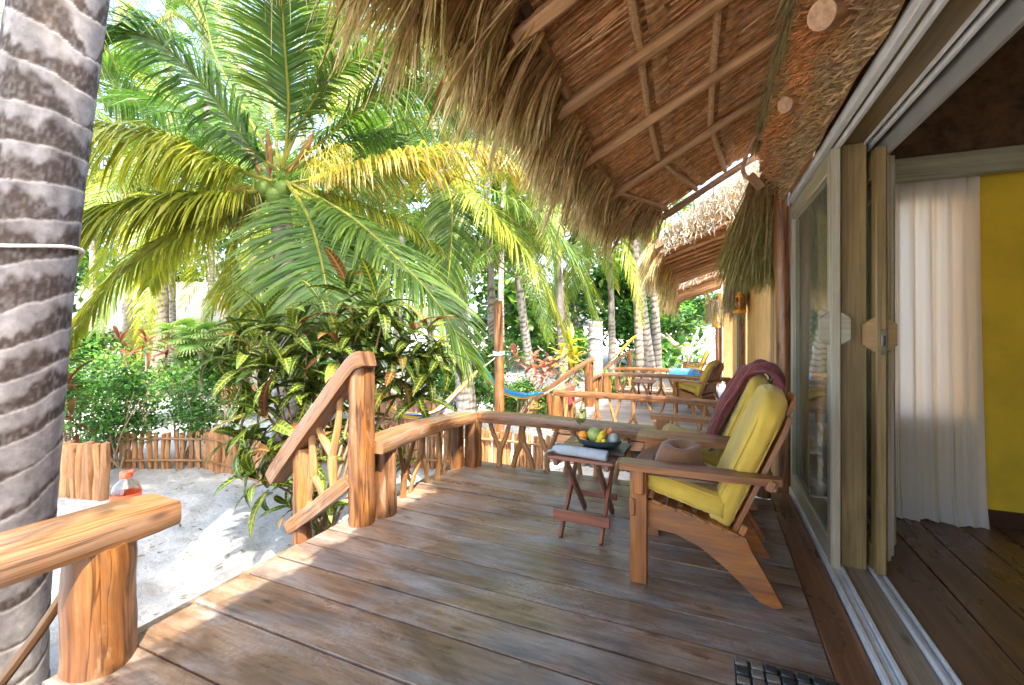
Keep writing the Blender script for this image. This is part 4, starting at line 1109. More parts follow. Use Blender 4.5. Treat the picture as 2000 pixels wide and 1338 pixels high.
# ---- door mat of stone tesserae
random.seed(81)
mt = empty('doormat', (.25, 1.6, 0)); tag(mt, 'black doormat set with dark and pale stone tiles beside the door sill', 'doormat')
b = MB(); b.box((.255, 1.575, .0075), (.345, .62, .007), .002); b.build('backing', M['rubber'], mt)
tmesh = []
for k in range(4):
    b = MB(); b.box((0, 0, 0), (.040 + rnd(-.004, .003), .040 + rnd(-.004, .003), .011), .004); tmesh.append(b)
tdark = [b.mesh('tile', M['tile']) for b in tmesh[:3]]; tpale = [b.mesh('tile', M['tilep']) for b in tmesh[1:]]
for i in range(7):
    for j in range(13):
        edge = i in (0, 6) or j in (0, 12)
        me = random.choice(tpale if (random.random() < (.30 if edge else .38)) else tdark)
        inst(me, 'tile', mt, Matrix.Translation((.107 + i * .0485 + rnd(-.002, .002), 1.287 + j * .048 + rnd(-.002, .002), .0168)) @ Matrix.Rotation(rnd(-.06, .06), 4, 'Z'))

# ---- lanterns
def lantern(p, label, s=1):
    o = empty('lantern', p); tag(o, label, 'lantern', 'orange lanterns on the walls')
    p = V(p)
    def l(name, pr, mat, n=16): b = MB(); b.lathe([(r * s, z * s) for r, z in pr], p, n); return b.build(name, mat, o, ang=50)
    l('base', [(.001, 0), (.085, 0), (.09, .02), (.085, .05), (.05, .07), (.03, .08)], M['lantern'])
    l('chimney', [(.035, .08), (.055, .12), (.06, .16), (.045, .21), (.035, .23)], glassmat('lantern_glass', (.9, .62, .2)))
    l('cap', [(.055, .23), (.055, .25), (.035, .27), (.035, .30), (.05, .31), (.001, .33)], M['lantern'])
    for sg in (-1, 1):
        b = MB(); b.tube(curve([p + V((0, sg * .06 * s, .05 * s)), p + V((0, sg * .088 * s, .16 * s)), p + V((0, sg * .06 * s, .27 * s))], 8), .009 * s, 6); b.build('side_tube', M['lantern'], o)
    b = MB(); b.tube(curve([p + V((0, .05 * s, .27 * s)), p + V((0, 0, .42 * s)), p + V((0, -.05 * s, .27 * s))], 12), .004 * s, 5); b.build('bail', M['black'], o)
lantern(P(1444, 612, 6.9), 'orange hurricane lantern hung on the ochre wall past the sliding door', 1.05)
lantern(P(1400, 640, 12.0), 'small orange lantern hung on the farther bungalow wall', 1.0)

# ================================================================== VEGETATION
random.seed(101)
G1, G2, G3 = (.045, .125, .022), (.075, .175, .028), (.12, .23, .035)
YG, YE, YO, DRY = (.26, .34, .035), (.52, .47, .035), (.62, .36, .06), (.34, .22, .10)
def frond_mb(ctrl, nleaf, leaf, hang, base, tip, rach=(.34, .36, .06), w=.016, seed=0, fwd=.55, lift=.15, edge=.5, b=None):
    rs = random.Random(seed); b = b or MB()
    pc = curve(ctrl, 26); up = V((0, 0, 1))
    b.tube(pc, [lerp(.030, .004, (i / 25) ** .7) for i in range(26)], 6, col=rach)
    for k in range(nleaf):
        t = lerp(.13, .995, k / (nleaf - 1)); i = t * 25; q = min(int(i), 24); p = pc[q].lerp(pc[q + 1], i - q)
        T = (pc[min(q + 1, 25)] - pc[max(q - 1, 0)]).normalized()
        S = T.cross(up)
        if S.length < .15: S = T.cross(V((.3, 1, 0)))
        S.normalize(); N = S.cross(T).normalized()
        prof = min(1, (t - .06) / .22) ** .7 * (1 - .62 * max(0, (t - .45) / .55) ** 1.6)
        for sg in (-1, 1):
            L = leaf * prof * rs.uniform(.85, 1.08)
            f = fwd + .75 * t * t + rs.gauss(0, .06)
            d0 = (S * sg + T * f + N * (lift + rs.gauss(0, .10))).normalized()
            hg = hang * rs.uniform(.75, 1.25)
            pts = [p + S * sg * .008]
            for s_ in range(3):
                d = (d0 - up * hg * (s_ + .3) * .55).normalized(); pts.append(pts[-1] + d * (L / 3))
            ww = w * rs.uniform(.8, 1.15) * (.6 + .4 * prof)
            sv = (T - d0 * T.dot(d0)); sv = (sv + N * rs.gauss(0, .28)).normalized()
            yel = rs.random() * edge; k0 = rs.uniform(.78, 1.25)
            c0 = tuple(x * k0 for x in mixc(base, tip, yel * .35)); c1 = tuple(x * k0 for x in mixc(base, tip, min(1, yel + .25)))
            b.ribbon(pts, [ww * .75, ww, ww * .8, 0], sv, c0, c1)
    return b
def trunk_mb(pts, r0, r1, ring=.13, seg=14, step=.045, rough=.03, light=(.36, .32, .28), dark=(.10, .075, .055), seed=0, flare=.3, slant=.05, sharp=.35, fine_=False):
    pc0 = curve(pts, 40); L = sum((pc0[i + 1] - pc0[i]).length for i in range(39)); n = max(10, int(L / step))
    pc = curve(pts, n); b = MB(); rings = []; s = 0
    nor = V((1, 0, 0))
    for i in range(n):
        t = i / (n - 1)
        if i: s += (pc[i] - pc[i - 1]).length
        T = (pc[min(i + 1, n - 1)] - pc[max(i - 1, 0)]).normalized(); nor = (nor - T * nor.dot(T)).normalized(); sd_ = T.cross(nor)
        row = []
        for j in range(seg):
            a = 2 * math.pi * j / seg; ca, sa = math.cos(a), math.sin(a)
            wv = slant * math.sin(a + seed + s * .9) + slant * .9 * noise.noise((ca * 1.2 + seed, sa * 1.2, s * 2.5)) + slant * .22 * noise.noise((ca * 3, sa * 3, s * 5 + seed))
            if fine_: wv = slant * .75 * math.sin(a + 2.2 + .8 * math.sin(s * 1.4)) + slant * .25 * math.sin(2 * a + s * 2.1) + slant * .22 * noise.noise((ca * 2 + seed, sa * 2, s * 2.2)) + .05 * slant * noise.noise((ca * 9, sa * 9, s * 6))
            sj = s + (.16 * noise.noise((0, seed, s * 1.1)) if fine_ else 0); ph = ((sj + wv) / ring) % 1.0
            r = lerp(r0, r1, t ** .8) * (1 + flare * math.exp(-s / .25))
            r *= 1 + rough * (ph - .5) + rough * .6 * noise.noise((ca * 2, sa * 2, s * 5 + seed))
            pat = .5 + .5 * noise.noise((ca * 2.2 + seed, sa * 2.2, s * 4)); thr = sharp * (.35 + 1.2 * pat)
            k = sst(0, .05, ph) * (1 - sst(thr * .7, thr + .06, ph))
            fine = .82 + .36 * (.5 + .5 * noise.noise((ca * 9, sa * 9, s * 24)))
            if fine_:
                band = math.floor((sj + wv) / ring)
                pt = .5 + .9 * noise.noise((ca * 1.3 + band * 3.7, sa * 1.3, band * 1.9)) + .35 * noise.noise((ca * 5, sa * 5, s * 12))
                th2 = sharp * max(0, pt) * 1.35 * lerp(.35, 1.25, sst(.9, 2.0, s)); mot = .5 + .5 * noise.noise((ca * 14, sa * 14, s * 30 + 3)); mot2 = .5 + .5 * noise.noise((ca * 40, sa * 40, s * 60))
                k = sst(0, .03, ph) * (1 - sst(th2 * .75, th2 + .10, ph)) * (.45 + .55 * sst(.25, .6, mot * .6 + mot2 * .4))
                k = max(k, .85 * (ph < .05) * (.4 + .6 * mot)); fine = .78 + .30 * mot + .14 * mot2
            lc = tuple(x * fine * (.80 + .35 * noise.noise((ca * 3, sa * 3, s * 1.7 + 5)) ) for x in light)
            c = mixc(lc, tuple(x * fine for x in dark), k)
            if ph > .93: c = mixc(c, (.40, .36, .32), .25 if fine_ else .5)
            row.append(b.add(pc[i] + nor * (ca * r) + sd_ * (sa * r), c))
        rings.append(row)
    for i in range(n - 1):
        for j in range(seg): b.face((rings[i][j], rings[i][(j + 1) % seg], rings[i + 1][(j + 1) % seg], rings[i + 1][j]))
    b.face(rings[-1]); return b

# shared fronds of the ordinary palms: young, spreading, hanging, yellowing
GF = []
for k in range(9):
    L = 1.0; age = k / 8
    dr = lerp(.55, -.75, age)
    ctrl = [(0, 0, 0), (.30 * L, 0, .22 + .25 * (1 - age)), (.62 * L, 0, .22 + dr * .35), (.86 * L, 0, .05 + dr * .72), (.98 * L, 0, -.16 + dr * 1.02)]
    ctrl = [V(p) * 3.1 for p in ctrl]
    col = [(G2, G3), (G2, YG), (G1, G3), (G3, YG), (G2, YG), (G3, YE), (G2, YG), (YG, YE), (YE, DRY)][k]
    GF.append(frond_mb(ctrl, 80, .80, .55 + .5 * age, col[0], col[1], seed=k, edge=.7, w=.015).mesh('frond', M['leaf'], smooth=False))
nutm = MB(); nutm.lathe([(.001, -.13), (.07, -.10), (.105, -.02), (.10, .06), (.06, .115), (.001, .13)], n=12, col=(.20, .30, .045)); nut = nutm.mesh('coconut', M['bush'], ang=None)
nutm = MB(); nutm.lathe([(.001, -.13), (.07, -.10), (.105, -.02), (.10, .06), (.06, .115), (.001, .13)], n=12, col=(.42, .34, .05)); nut2 = nutm.mesh('coconut', M['bush'], ang=None)
def palm(base, crown, label, nf=18, s=1.0, r=.15, seed=0, group='coconut palms of the garden', nuts=0, bend=.3, light=(.36, .32, .28), ring=.13, age=(0, 8), step=.05, seg=12):
    rs = random.Random(seed); base, crown = V(base), V(crown)
    o = empty('palm_tree', base); tag(o, label, 'palm', group)
    mid = base.lerp(crown, .5) + V((bend * rs.uniform(-1, 1), bend * rs.uniform(-1, 1), 0)) * .3
    trunk_mb([base - V((0, 0, .08)), base.lerp(mid, .5) + (mid - base.lerp(crown, .5)) * .4, mid, crown], r * 1.15, r * .72, ring, seg, step, seed=seed, light=light).build('trunk', M['bark'], o, ang=None)
    for k in range(nf):
        q = (k + .5) / nf; az = k * 2.399 + seed; a = lerp(age[0], age[1], q)
        me = GF[max(0, min(8, int(a + rs.uniform(-.6, .9))))]
        pitch = lerp(-.75, .35, q) + rs.uniform(-.12, .12)
        m = Matrix.Translation(crown + V((0, 0, lerp(.12, -.08, q)))) @ Matrix.Rotation(az, 4, 'Z') @ Matrix.Rotation(pitch, 4, 'Y') @ Matrix.Rotation(rs.uniform(-.35, .35), 4, 'X') @ Matrix.Scale(s * rs.uniform(.85, 1.1), 4)
        inst(me, 'frond', o, m)
    for k in range(nuts):
        a = k * 2.1; inst(nut if k % 3 else nut2, 'coconut', o, Matrix.Translation(crown + V((.2 * math.cos(a), .2 * math.sin(a), -.12 - .1 * (k % 3)))) @ Matrix.Rotation(rs.uniform(-.5, .5), 4, 'X'))
    return o

# ---- the big palm in the middle of the garden
cx = P(545, 350, 6.2)
bp = ground(560, 6.5); mp_ = empty('palm_tree', bp); tag(mp_, 'large coconut palm with green nuts whose fronds fill the garden view', 'palm', 'coconut palms of the garden')
trunk_mb([bp - V((0, 0, .1)), bp.lerp(cx, .5) + V((.1, 0, 0)), cx - V((0, 0, .16))], .19, .13, seed=3).build('trunk', M['bark'], mp_, ang=None)
HF = [
 ([(545, 335, 6.1), (492, 290, 5.9), (400, 170, 5.5), (290, 70, 5.1), (205, 75, 4.8)], 84, .95, .85, G1, G3, .4),
 ([(553, 330, 6.2), (564, 218, 6.2), (556, 90, 5.9), (548, -40, 5.5), (540, -130, 5.0)], 84, .85, .45, G1, YG, .6),
 ([(550, 325, 6.2), (615, 190, 6.3), (700, 112, 6.2), (790, 95, 6.1), (860, 150, 6.0)], 80, .75, .8, G2, (.30, .38, .16), .6),
 ([(530, 355, 6.0), (430, 318, 5.7), (320, 272, 5.4), (165, 245, 5.0), (90, 290, 4.8)], 88, .95, 1.5, YG, YE, .8),
 ([(525, 370, 6.0), (440, 380, 5.6), (330, 388, 5.3), (200, 412, 5.0), (110, 460, 4.8)], 88, .85, 1.3, G2, YE, 1.2),
 ([(520, 380, 6.1), (430, 425, 5.9), (300, 485, 5.7), (190, 585, 5.5), (112, 700, 5.4)], 80, .62, 1.1, YG, YE, 1.3),
 ([(560, 355, 6.0), (600, 420, 5.2), (625, 500, 4.7), (640, 590, 4.4), (640, 680, 4.3)], 96, .98, .45, G2, YG, .5),
 ([(570, 360, 6.0), (680, 420, 5.5), (780, 510, 5.2), (860, 600, 5.0), (915, 700, 4.9)], 96, .92, .55, G2, YG, .6),
 ([(560, 360, 6.1), (660, 340, 6.0), (790, 303, 5.9), (930, 290, 5.8), (1020, 330, 5.8)], 84, .72, 1.4, YG, YO, 1.3),
 ([(555, 335, 6.3), (660, 250, 6.5), (760, 170, 6.6), (850, 185, 6.7), (910, 260, 6.8)], 74, .80, .9, G2, G3, .5),
 ([(540, 330, 6.3), (480, 220, 6.5), (420, 110, 6.6), (390, 0, 6.6), (330, -70, 6.6)], 74, .85, .6, G2, YG, .6),
 ([(550, 330, 6.3), (590, 200, 6.6), (650, 80, 6.8), (690, -40, 6.8)], 74, .8, .6, G3, YG, .6),
 ([(525, 375, 6.2), (480, 430, 6.0), (455, 520, 5.9), (470, 610, 5.8)], 70, .7, .9, YG, YE, 1.1),
 ([(560, 360, 6.3), (660, 385, 6.3), (770, 425, 6.2), (868, 490, 6.2)], 70, .6, 1.1, G3, YE, .9),
 ([(565, 365, 6.3), (640, 430, 6.1), (700, 520, 6.0), (740, 640, 5.9)], 80, .85, .7, G2, G3, .5),
 ([(535, 345, 6.4), (420, 250, 6.8), (300, 200, 7.0), (200, 200, 7.2)], 70, .85, .9, G1, G3, .4),
 ([(530, 360, 6.4), (420, 400, 6.6), (330, 470, 6.8), (290, 560, 6.9)], 70, .7, 1.1, YG, YE, 1.0),
 ([(555, 340, 6.5), (650, 290, 7.0), (750, 270, 7.3), (830, 330, 7.5)], 70, .8, .9, G2, G3, .5),
 ([(545, 330, 6.5), (530, 200, 7.2), (500, 90, 7.6), (470, 10, 7.8)], 70, .8, .7, G2, YG, .5),
]
for k, (pp, n, L, hg, c0, c1, ed) in enumerate(HF):
    frond_mb([P(*q) for q in pp], int(n * (2.1 if k in (3, 4, 5) else 1.6)), L * (1.22 if k in (3, 4, 6, 7, 8) else 1.08), hg, c0, c1, (.42, .40, .05) if k not in (0, 15) else (.30, .32, .05), .0155, 200 + k, edge=ed).build('frond', M['leaf'], mp_, smooth=False)
for (u, v, zf) in ((515, 372, 5.95), (535, 385, 5.9), (500, 390, 6.0), (552, 372, 5.95), (470, 395, 5.95), (458, 410, 6.0), (445, 400, 6.0), (463, 425, 6.05)):
    inst(nut, 'coconut', mp_, Matrix.Translation(P(u, v, zf)) @ Matrix.Rotation(rnd(-.5, .5), 4, 'X'))
for (a, c) in (((520, 250, 6.1), (525, 360, 6.1)), ((615, 255, 6.15), (565, 335, 6.15)), ((470, 270, 6.2), (510, 350, 6.2))):   # dry flower spathes
    b = MB(); b.tube(curve([P(*c), P((a[0] + c[0]) / 2 + 4, (a[1] + c[1]) / 2, a[2]), P(*a)], 10), [.015, .018, .025, .035, .042, .046, .042, .032, .02, .004], 8, .15, col=(.42, .22, .06)); b.build('flower_spathe', M['bush'], mp_)
b = MB()
for _ in range(260):
    p = P(rnd(440, 500), rnd(360, 400), rnd(5.9, 6.2)); strand(b, p, V((rnd(-1, 1), rnd(-.5, .5), rnd(-.8, .4))), V((rnd(-.5, .5), 0, -1)), rnd(.2, .6), .012, (.62, .5, .06), DRY, 3)
tag(b.build('flower_stalks', M['leaf'], mp_, smooth=False), kind='stuff'); b = MB()
for _ in range(200):
    p = P(rnd(600, 690), rnd(280, 330), rnd(6.0, 6.3)); strand(b, p, V((rnd(-1, 1), rnd(-.5, .5), rnd(-.8, .4))), V((rnd(-.5, .5), 0, -1)), rnd(.2, .5), .010, (.62, .55, .08), (.5, .4, .08), 3)
tag(b.build('flower_stalks', M['leaf'], mp_, smooth=False), kind='stuff')

# ---- the near bare trunk with a white cable round it
nb = V(P(-30, 1500, 2.05)); tp = empty('palm_tree', (nb.x, nb.y, gz(nb.x, nb.y))); tag(tp, 'thick grey ringed palm trunk with a white cable tied round it, beside the railing end', 'palm', 'coconut palms of the garden')
tpts = [V((nb.x, nb.y, gz(nb.x, nb.y) - .05)), P(8, 1000, 2.05), P(54, 500, 2.05), P(118, 0, 2.05)]
tpts += [tpts[-1] + (tpts[-1] - tpts[-2]) * 1.0 + V((.05, 0, 0)), tpts[-1] + (tpts[-1] - tpts[-2]) * 2.6 + V((.25, .1, 0))]
trunk_mb(tpts, .178, .15, .165, 110, .008, .016, (.25, .228, .222), (.048, .034, .027), 1.7, .22, .085, .62, True).build('trunk', M['bark'], tp, ang=None)
crn = tpts[-1]
for k in range(20):
    q = (k + .5) / 20; me = GF[min(5, int(q * 5 + rnd(0, .9)))]
    inst(me, 'frond', tp, Matrix.Translation(crn) @ Matrix.Rotation(k * 2.399, 4, 'Z') @ Matrix.Rotation(lerp(-.7, .1, q), 4, 'Y') @ Matrix.Scale(rnd(.78, .9), 4))
palm((-3.6, -1.6, gz(-3.6, -1.6)), (-3.4, -1.0, 5.3), 'unseen coconut palm added behind the near railing to shade the sand', nf=28, s=1.15, r=.15, seed=44, step=.08, age=(0, 5))  # out of view, added so its crown throws dappled shade on the sand
tc = P(58, 490, 2.05); b = MB()
b.tube([tc + V((.176 * math.cos(a), .176 * math.sin(a), .012 * math.sin(a * 2) + .01 * math.cos(a))) for a in [i * 2 * math.pi / 40 for i in range(41)]], .0075, 8, cap=False)
cb = b.build('cable', M['rope']); tag(cb, 'white cable looped round the near grey palm trunk', 'cable')

# ---- other palms
random.seed(111)
def gp(u, zf, crown_u, crown_v, label, dz=0, **kw):
    b = ground(u, zf); c = P(crown_u, crown_v, zf + dz); return palm(b, c, label, **kw)
p2 = gp(917, 8.3, 862, 335, 'pale leaning palm trunk holding the blue end of a hammock', nf=13, r=.17, seed=12, nuts=4, bend=.5, light=(.42, .39, .36), age=(1, 7))
for k, (pp, n, L, hg, c0, c1, ed) in enumerate((
  ([(865, 335, 8.1), (925, 375, 7.5), (985, 440, 7.2), (1050, 530, 7.0), (1105, 660, 7.0)], 90, .95, .6, G3, YE, .8),
  ([(868, 335, 8.1), (975, 378, 7.6), (1060, 430, 7.4), (1120, 510, 7.3), (1165, 625, 7.3)], 90, .95, .7, G2, YG, .6),
  ([(865, 340, 8.1), (882, 400, 7.7), (880, 500, 7.5), (868, 590, 7.5)], 84, .85, .6, G2, YG, .6))):
    frond_mb([P(*q) for q in pp], int(n * 1.4), L, hg, c0, c1, (.5, .46, .05), .0145, 300 + k, edge=ed).build('frond', M['leaf'], p2, smooth=False)
gp(300, 12.5, 312, 430, 'ringed palm trunk standing before the far thatched hut', nf=14, r=.19, seed=2, ring=.16, light=(.40, .33, .26))
gp(328, 13.5, 330, 390, 'slim second palm trunk right behind the ringed one at the hut', nf=12, r=.15, seed=5, light=(.5, .45, .4))
gp(1043, 14, 1012, 540, 'slender leaning palm trunk behind the orange hammock post', nf=16, r=.17, seed=8, nuts=4, s=.8, light=(.5, .46, .42))
gp(1252, 15.5, 1240, 470, 'dark ringed palm trunk beside the twin pale trunks', nf=12, r=.16, seed=11, ring=.22, light=(.36, .30, .25))
gp(1275, 17, 1240, 420, 'thicker of the twin pale trunks under the eave fringe', nf=12, r=.20, seed=14, light=(.40, .37, .34), ring=.2)
gp(1284, 18, 1262, 420, 'thinner of the twin pale trunks under the eave fringe', nf=10, r=.18, seed=15, light=(.38, .35, .31), ring=.2)
bgp = [(250, 15, 230, 210), (420, 17, 400, 70), (690, 13, 700, 190), (765, 17, 790, 260), (960, 15, 950, 330), (1105, 13, 1085, 440), (1195, 18, 1190, 470), (90, 12, 60, 300), (340, 21, 330, 20), (600, 19, 590, 110), (840, 20, 850, 150), (980, 20, 990, 200), (1130, 24, 1120, 380), (190, 22, 160, 60), (720, 11, 735, 470), (500, 12, 490, 470)]
for k, (u, zf, cu, cv) in enumerate(bgp):
    gp(u, zf, cu, cv, 'green coconut palm in the crowded garden background', nf=15, s=rnd(.95, 1.25), r=.15, seed=20 + k, step=.10, seg=9)
# cut trunk
st = ground(1160, 10.6); ctp = P(1163, 628, 10.6)
o = empty('palm_stump', st); tag(o, 'tall cut palm trunk with flat pale top by the neighbouring steps', 'trunk')
trunk_mb([st, st.lerp(ctp, .5) + V((.02, 0, 0)), ctp], .19, .165, .14, 16, .03, .04, (.42, .38, .36), (.17, .14, .12), 4, .15, .04, .3).build('trunk', M['bark'], o, ang=None)
b = MB(); b.tube([st.lerp(ctp, .83) + V((.185 * math.cos(a), .185 * math.sin(a), .02 * math.sin(3 * a))) for a in [i * 6.2832 / 24 for i in range(25)]], .018, 6, cap=False); b.build('rope_binding', M['rope'], o)

# ---- bushes
def leafcloud(b, c, rad, n, size, cols, shell=.55, seed=0, flat=.3):
    rs = random.Random(seed)
    for _ in range(n):
        a = rs.uniform(0, 6.2832); z = rs.uniform(-1, 1); r = rs.uniform(shell, 1) ** .6 * (1 + .25 * noise.noise((math.cos(a) * 2 + seed, math.sin(a) * 2, z * 2)))
        q = math.sqrt(1 - z * z)
        p = V(c) + V((math.cos(a) * q * rad[0] * r, math.sin(a) * q * rad[1] * r, z * rad[2] * r))
        d = V((rs.gauss(0, 1), rs.gauss(0, 1), rs.gauss(-.1, .6))).normalized(); sv = d.cross(V((rs.gauss(0, flat), rs.gauss(0, flat), 1))).normalized()
        L = size * rs.uniform(.6, 1.3); c0 = rs.choice(cols); k = rs.uniform(.7, 1.3); c0 = tuple(x * k for x in c0)
        nrm = sv.cross(d)
        b.ribbon([p, p + d * L * .5 + nrm * L * .06, p + d * L], [L * .06, L * .26, 0], sv, c0, tuple(x * 1.15 for x in c0))
    return b
def bush(base, rad, n, size, cols, label, cat='bush', lumps=6, stems=4, seed=0, group=None):
    rs = random.Random(seed); base = V(base); o = empty('bush', base); tag(o, label, cat, group)
    b = MB()
    for k in range(lumps):
        c = base + V((rs.uniform(-.6, .6) * rad[0], rs.uniform(-.6, .6) * rad[1], rad[2] * rs.uniform(.5, 1.5)))
        f = rs.uniform(.38, .62); leafcloud(b, c, (rad[0] * f, rad[1] * f, rad[2] * f), n // lumps, size, cols, .2, seed * 7 + k)
    tag(b.build('foliage', M['bush'], o, smooth=False), kind='stuff')
    for k in range(stems):
        e = base + V((rs.uniform(-.7, .7) * rad[0], rs.uniform(-.7, .7) * rad[1], rad[2] * rs.uniform(.9, 1.6)))
        s0 = base + V((rs.uniform(-.25, .25) * rad[0], rs.uniform(-.25, .25) * rad[1], -.05))
        b = MB(); b.tube(curve([s0, s0.lerp(e, .5) + V((rs.uniform(-.1, .1), rs.uniform(-.1, .1), .05)), e], 8), [.016, .004], 6, col=(.30, .22, .14)); b.build('stem', M['bark'], o)
    return o
BG = [(.08, .24, .04), (.13, .33, .06), (.20, .42, .08), (.06, .18, .035)]
bush(ground(225, 5.6), (.66, .55, .72), 3000, .07, BG, 'loose small-leaved green bush over the low fence near the orange bottle', seed=1, stems=9, lumps=9)
bush(ground(350, 5.9), (.66, .5, .66), 2600, .065, BG, 'small-leaved green bush leaning over the gap beside the plank fence', seed=2, stems=8, lumps=8)
bush(ground(130, 6.4), (.6, .5, .75), 2600, .08, BG, 'dense green bush behind the trunk with the white cable', seed=3, stems=5)
bush(ground(280, 8.6), (1.4, .7, .75), 3200, .09, BG + [YG], 'low green bush in front of the ringed palm trunk', seed=4)
bush(ground(410, 9.5), (1.2, .7, .8), 2800, .10, BG, 'low green bush under the small fan palms', seed=5)
bush(ground(905, 9.6), (.75, .6, .62), 2800, .09, BG + [(.2, .38, .06)], 'bright green hedge plant behind the blue and yellow hammock', seed=6)
bush(ground(1000, 10.4), (.7, .6, .55), 2200, .09, BG, 'green shrub below the pink-leaved plant', seed=7)
bush(ground(1095, 9.6), (.5, .5, .42), 1600, .10, BG + [YG], 'green shrub below the yellow croton', seed=8)
bush(ground(1205, 13), (.9, .8, .55), 1800, .12, BG + [YG], 'light green shrub beyond the neighbouring steps', seed=9)
bush(ground(1130, 6.5), (.5, .25, .13), 700, .07, BG, 'low green plants in the gap before the neighbouring deck', seed=10, stems=2)
bush(ground(640, 9.5), (1.3, .8, .75), 3000, .11, BG, 'leafy green shrub behind the croton and the big palm trunk', seed=14)
bush(ground(800, 12.5), (1.6, .9, .95), 3400, .13, BG + [YG], 'tall green shrub mass behind the stick panel of the striped hammock', seed=15)
bush(ground(960, 14.5), (1.6, .9, 1.1), 3200, .14, BG, 'tall dark green shrub between the hammock post and the slender trunk', seed=16)
bush(ground(1110, 14.5), (1.3, .9, 1.2), 3000, .14, BG + [YG], 'tall green shrub behind the cut palm trunk', seed=17)
bush(ground(180, 14), (2.2, 1.2, 1.2), 3200, .16, BG, 'big green shrub at the far hut by the yellow frond tip', seed=12)
bush(ground(480, 13), (1.8, 1.0, 1.3), 3200, .15, [(.05, .15, .03), (.08, .2, .04)], 'tall dark shrub beside the far thatched hut', seed=13)

# broadleaf tree by the beach
tb_ = ground(1330, 22); o = empty('broadleaf_tree', tb_); tag(o, 'spreading broadleaf tree with bare forked limbs beyond the decks', 'tree')
b = MB()
for k in range(26):
    c = P(rnd(1175, 1420), rnd(540, 655), rnd(20, 25)); leafcloud(b, c, (1.0, 1.0, .6), 420, .26, [(.05, .18, .03), (.10, .3, .05), (.2, .42, .08), (.04, .12, .02)], .2, 500 + k)
tag(b.build('crown', M['bush'], o, smooth=False), kind='stuff')
b = MB(); b.tube(curve([tb_, P(1345, 690, 22), P(1310, 668, 22), P(1270, 640, 22)], 12), [.22, .08], 8, .1, col=(.45, .38, .3)); b.build('trunk', M['bark'], o)
for e in ((1300, 650), (1365, 640), (1390, 630), (1240, 660)):
    b = MB(); b.tube(curve([P(1340, 692, 22), P((1340 + e[0]) / 2, 672, 22), P(e[0], e[1], 22)], 8), [.11, .04], 7, .1, col=(.45, .38, .3)); b.build('limb', M['bark'], o)

# far greenery closing the garden
b = MB()
rs = random.Random(77)
for k in range(230):
    u = rs.uniform(-150, 1330); zf = rs.uniform(21, 34); top = 250 + 200 * noise.noise((u * .004, 1, 0)) + (u > 1050) * (u - 1050) * .9
    v = rs.uniform(top, 700); c = P(u, v, zf)
    leafcloud(b, c, (1.7, 1.7, 1.2), 240, .55, [(.04, .13, .025), (.07, .2, .03), (.12, .27, .04), (.2, .33, .06)], .1, 900 + k)
tag(b.build('far_trees', M['bush'], smooth=False), 'mass of far green trees closing the garden behind the palms', 'trees', kind='stuff')

# ---- leaves for rosette plants
def leaf_mesh(name, L, W, curl, fold, mat, wave=0, col=None, n=9, tipc=None):
    b = MB(); rows = []
    for i in range(n + 1):
        t = i / n; wd = W * (math.sin(math.pi * min(1, t * .93 + .05)) ** .75) * (1 - .25 * t) if i < n else .0008
        a = curl * t; x = L * (math.sin(a) / curl if abs(curl) > .01 else t); z = -L * ((1 - math.cos(a)) / curl if abs(curl) > .01 else 0)
        wz = wave * math.sin(t * 15)
        c = mixc(col, tipc or col, t) if col else None
        rows.append([b.add((x, s_ * wd, z + abs(s_) * wd * fold + wz * s_ * abs(s_)), c) for s_ in (-1, -.5, 0, .5, 1)])
    for i in range(n):
        for j in range(4):
            us = (-1, -.5, 0, .5, 1)
            b.face((rows[i][j], rows[i + 1][j], rows[i + 1][j + 1], rows[i][j + 1]), [(us[j], i / n), (us[j], (i + 1) / n), (us[j + 1], (i + 1) / n), (us[j + 1], i / n)])
    return b.mesh(name, mat, ang=None)
def rosette(parent, c, axis, meshes, n, s, spread=(.15, 1.25), rs=random):
    axis = V(axis).normalized(); q = axis.to_track_quat('Z', 'Y').to_matrix().to_4x4()
    for k in range(n):
        f = (k + .5) / n
        m = Matrix.Translation(V(c) + axis * (.10 * (1 - f) * s * 3)) @ q @ Matrix.Rotation(k * 2.399 + rs.uniform(-.2, .2), 4, 'Z') @ Matrix.Rotation(-lerp(1.25, -.15, f ** .8) + rs.uniform(-.15, .15), 4, 'Y') @ Matrix.Rotation(rs.uniform(-.3, .3), 4, 'X') @ Matrix.Scale(s * rs.uniform(.8, 1.12), 4)
        inst(rs.choice(meshes), 'leaf', parent, m)
random.seed(121)
CL = [leaf_mesh('leaf', .40, .050, c, f, M['croton'], w_) for c, f, w_ in ((1.1, .25, .004), (1.45, .35, .006), (.8, .2, .004), (1.8, .3, .005))]
cb_ = V((-2.85, 2.75, gz(-2.85, 2.75))); cr = empty('croton_bush', cb_); tag(cr, 'big croton with dark glossy leaves and yellow veins beside the stair railing', 'bush')
ros = [(690, 612, 3.9, 1), (748, 640, 3.8, 1), (625, 640, 3.9, 1), (600, 700, 3.7, 1), (520, 668, 3.8, 1), (470, 745, 3.7, .95), (555, 775, 3.6, 1), (660, 720, 3.7, 1), (720, 700, 3.8, 1), (795, 690, 3.9, 1), (835, 690, 4.0, .9), (770, 750, 3.9, 1), (835, 745, 4.0, .9), (560, 850, 3.5, 1), (520, 905, 3.45, 1), (535, 965, 3.4, .95), (640, 800, 3.8, 1), (700, 770, 3.9, 1), (620, 905, 3.7, .9), (600, 1010, 3.45, .7), (650, 1000, 3.6, .6), (800, 910, 4.1, .55), (480, 700, 3.9, .9)]
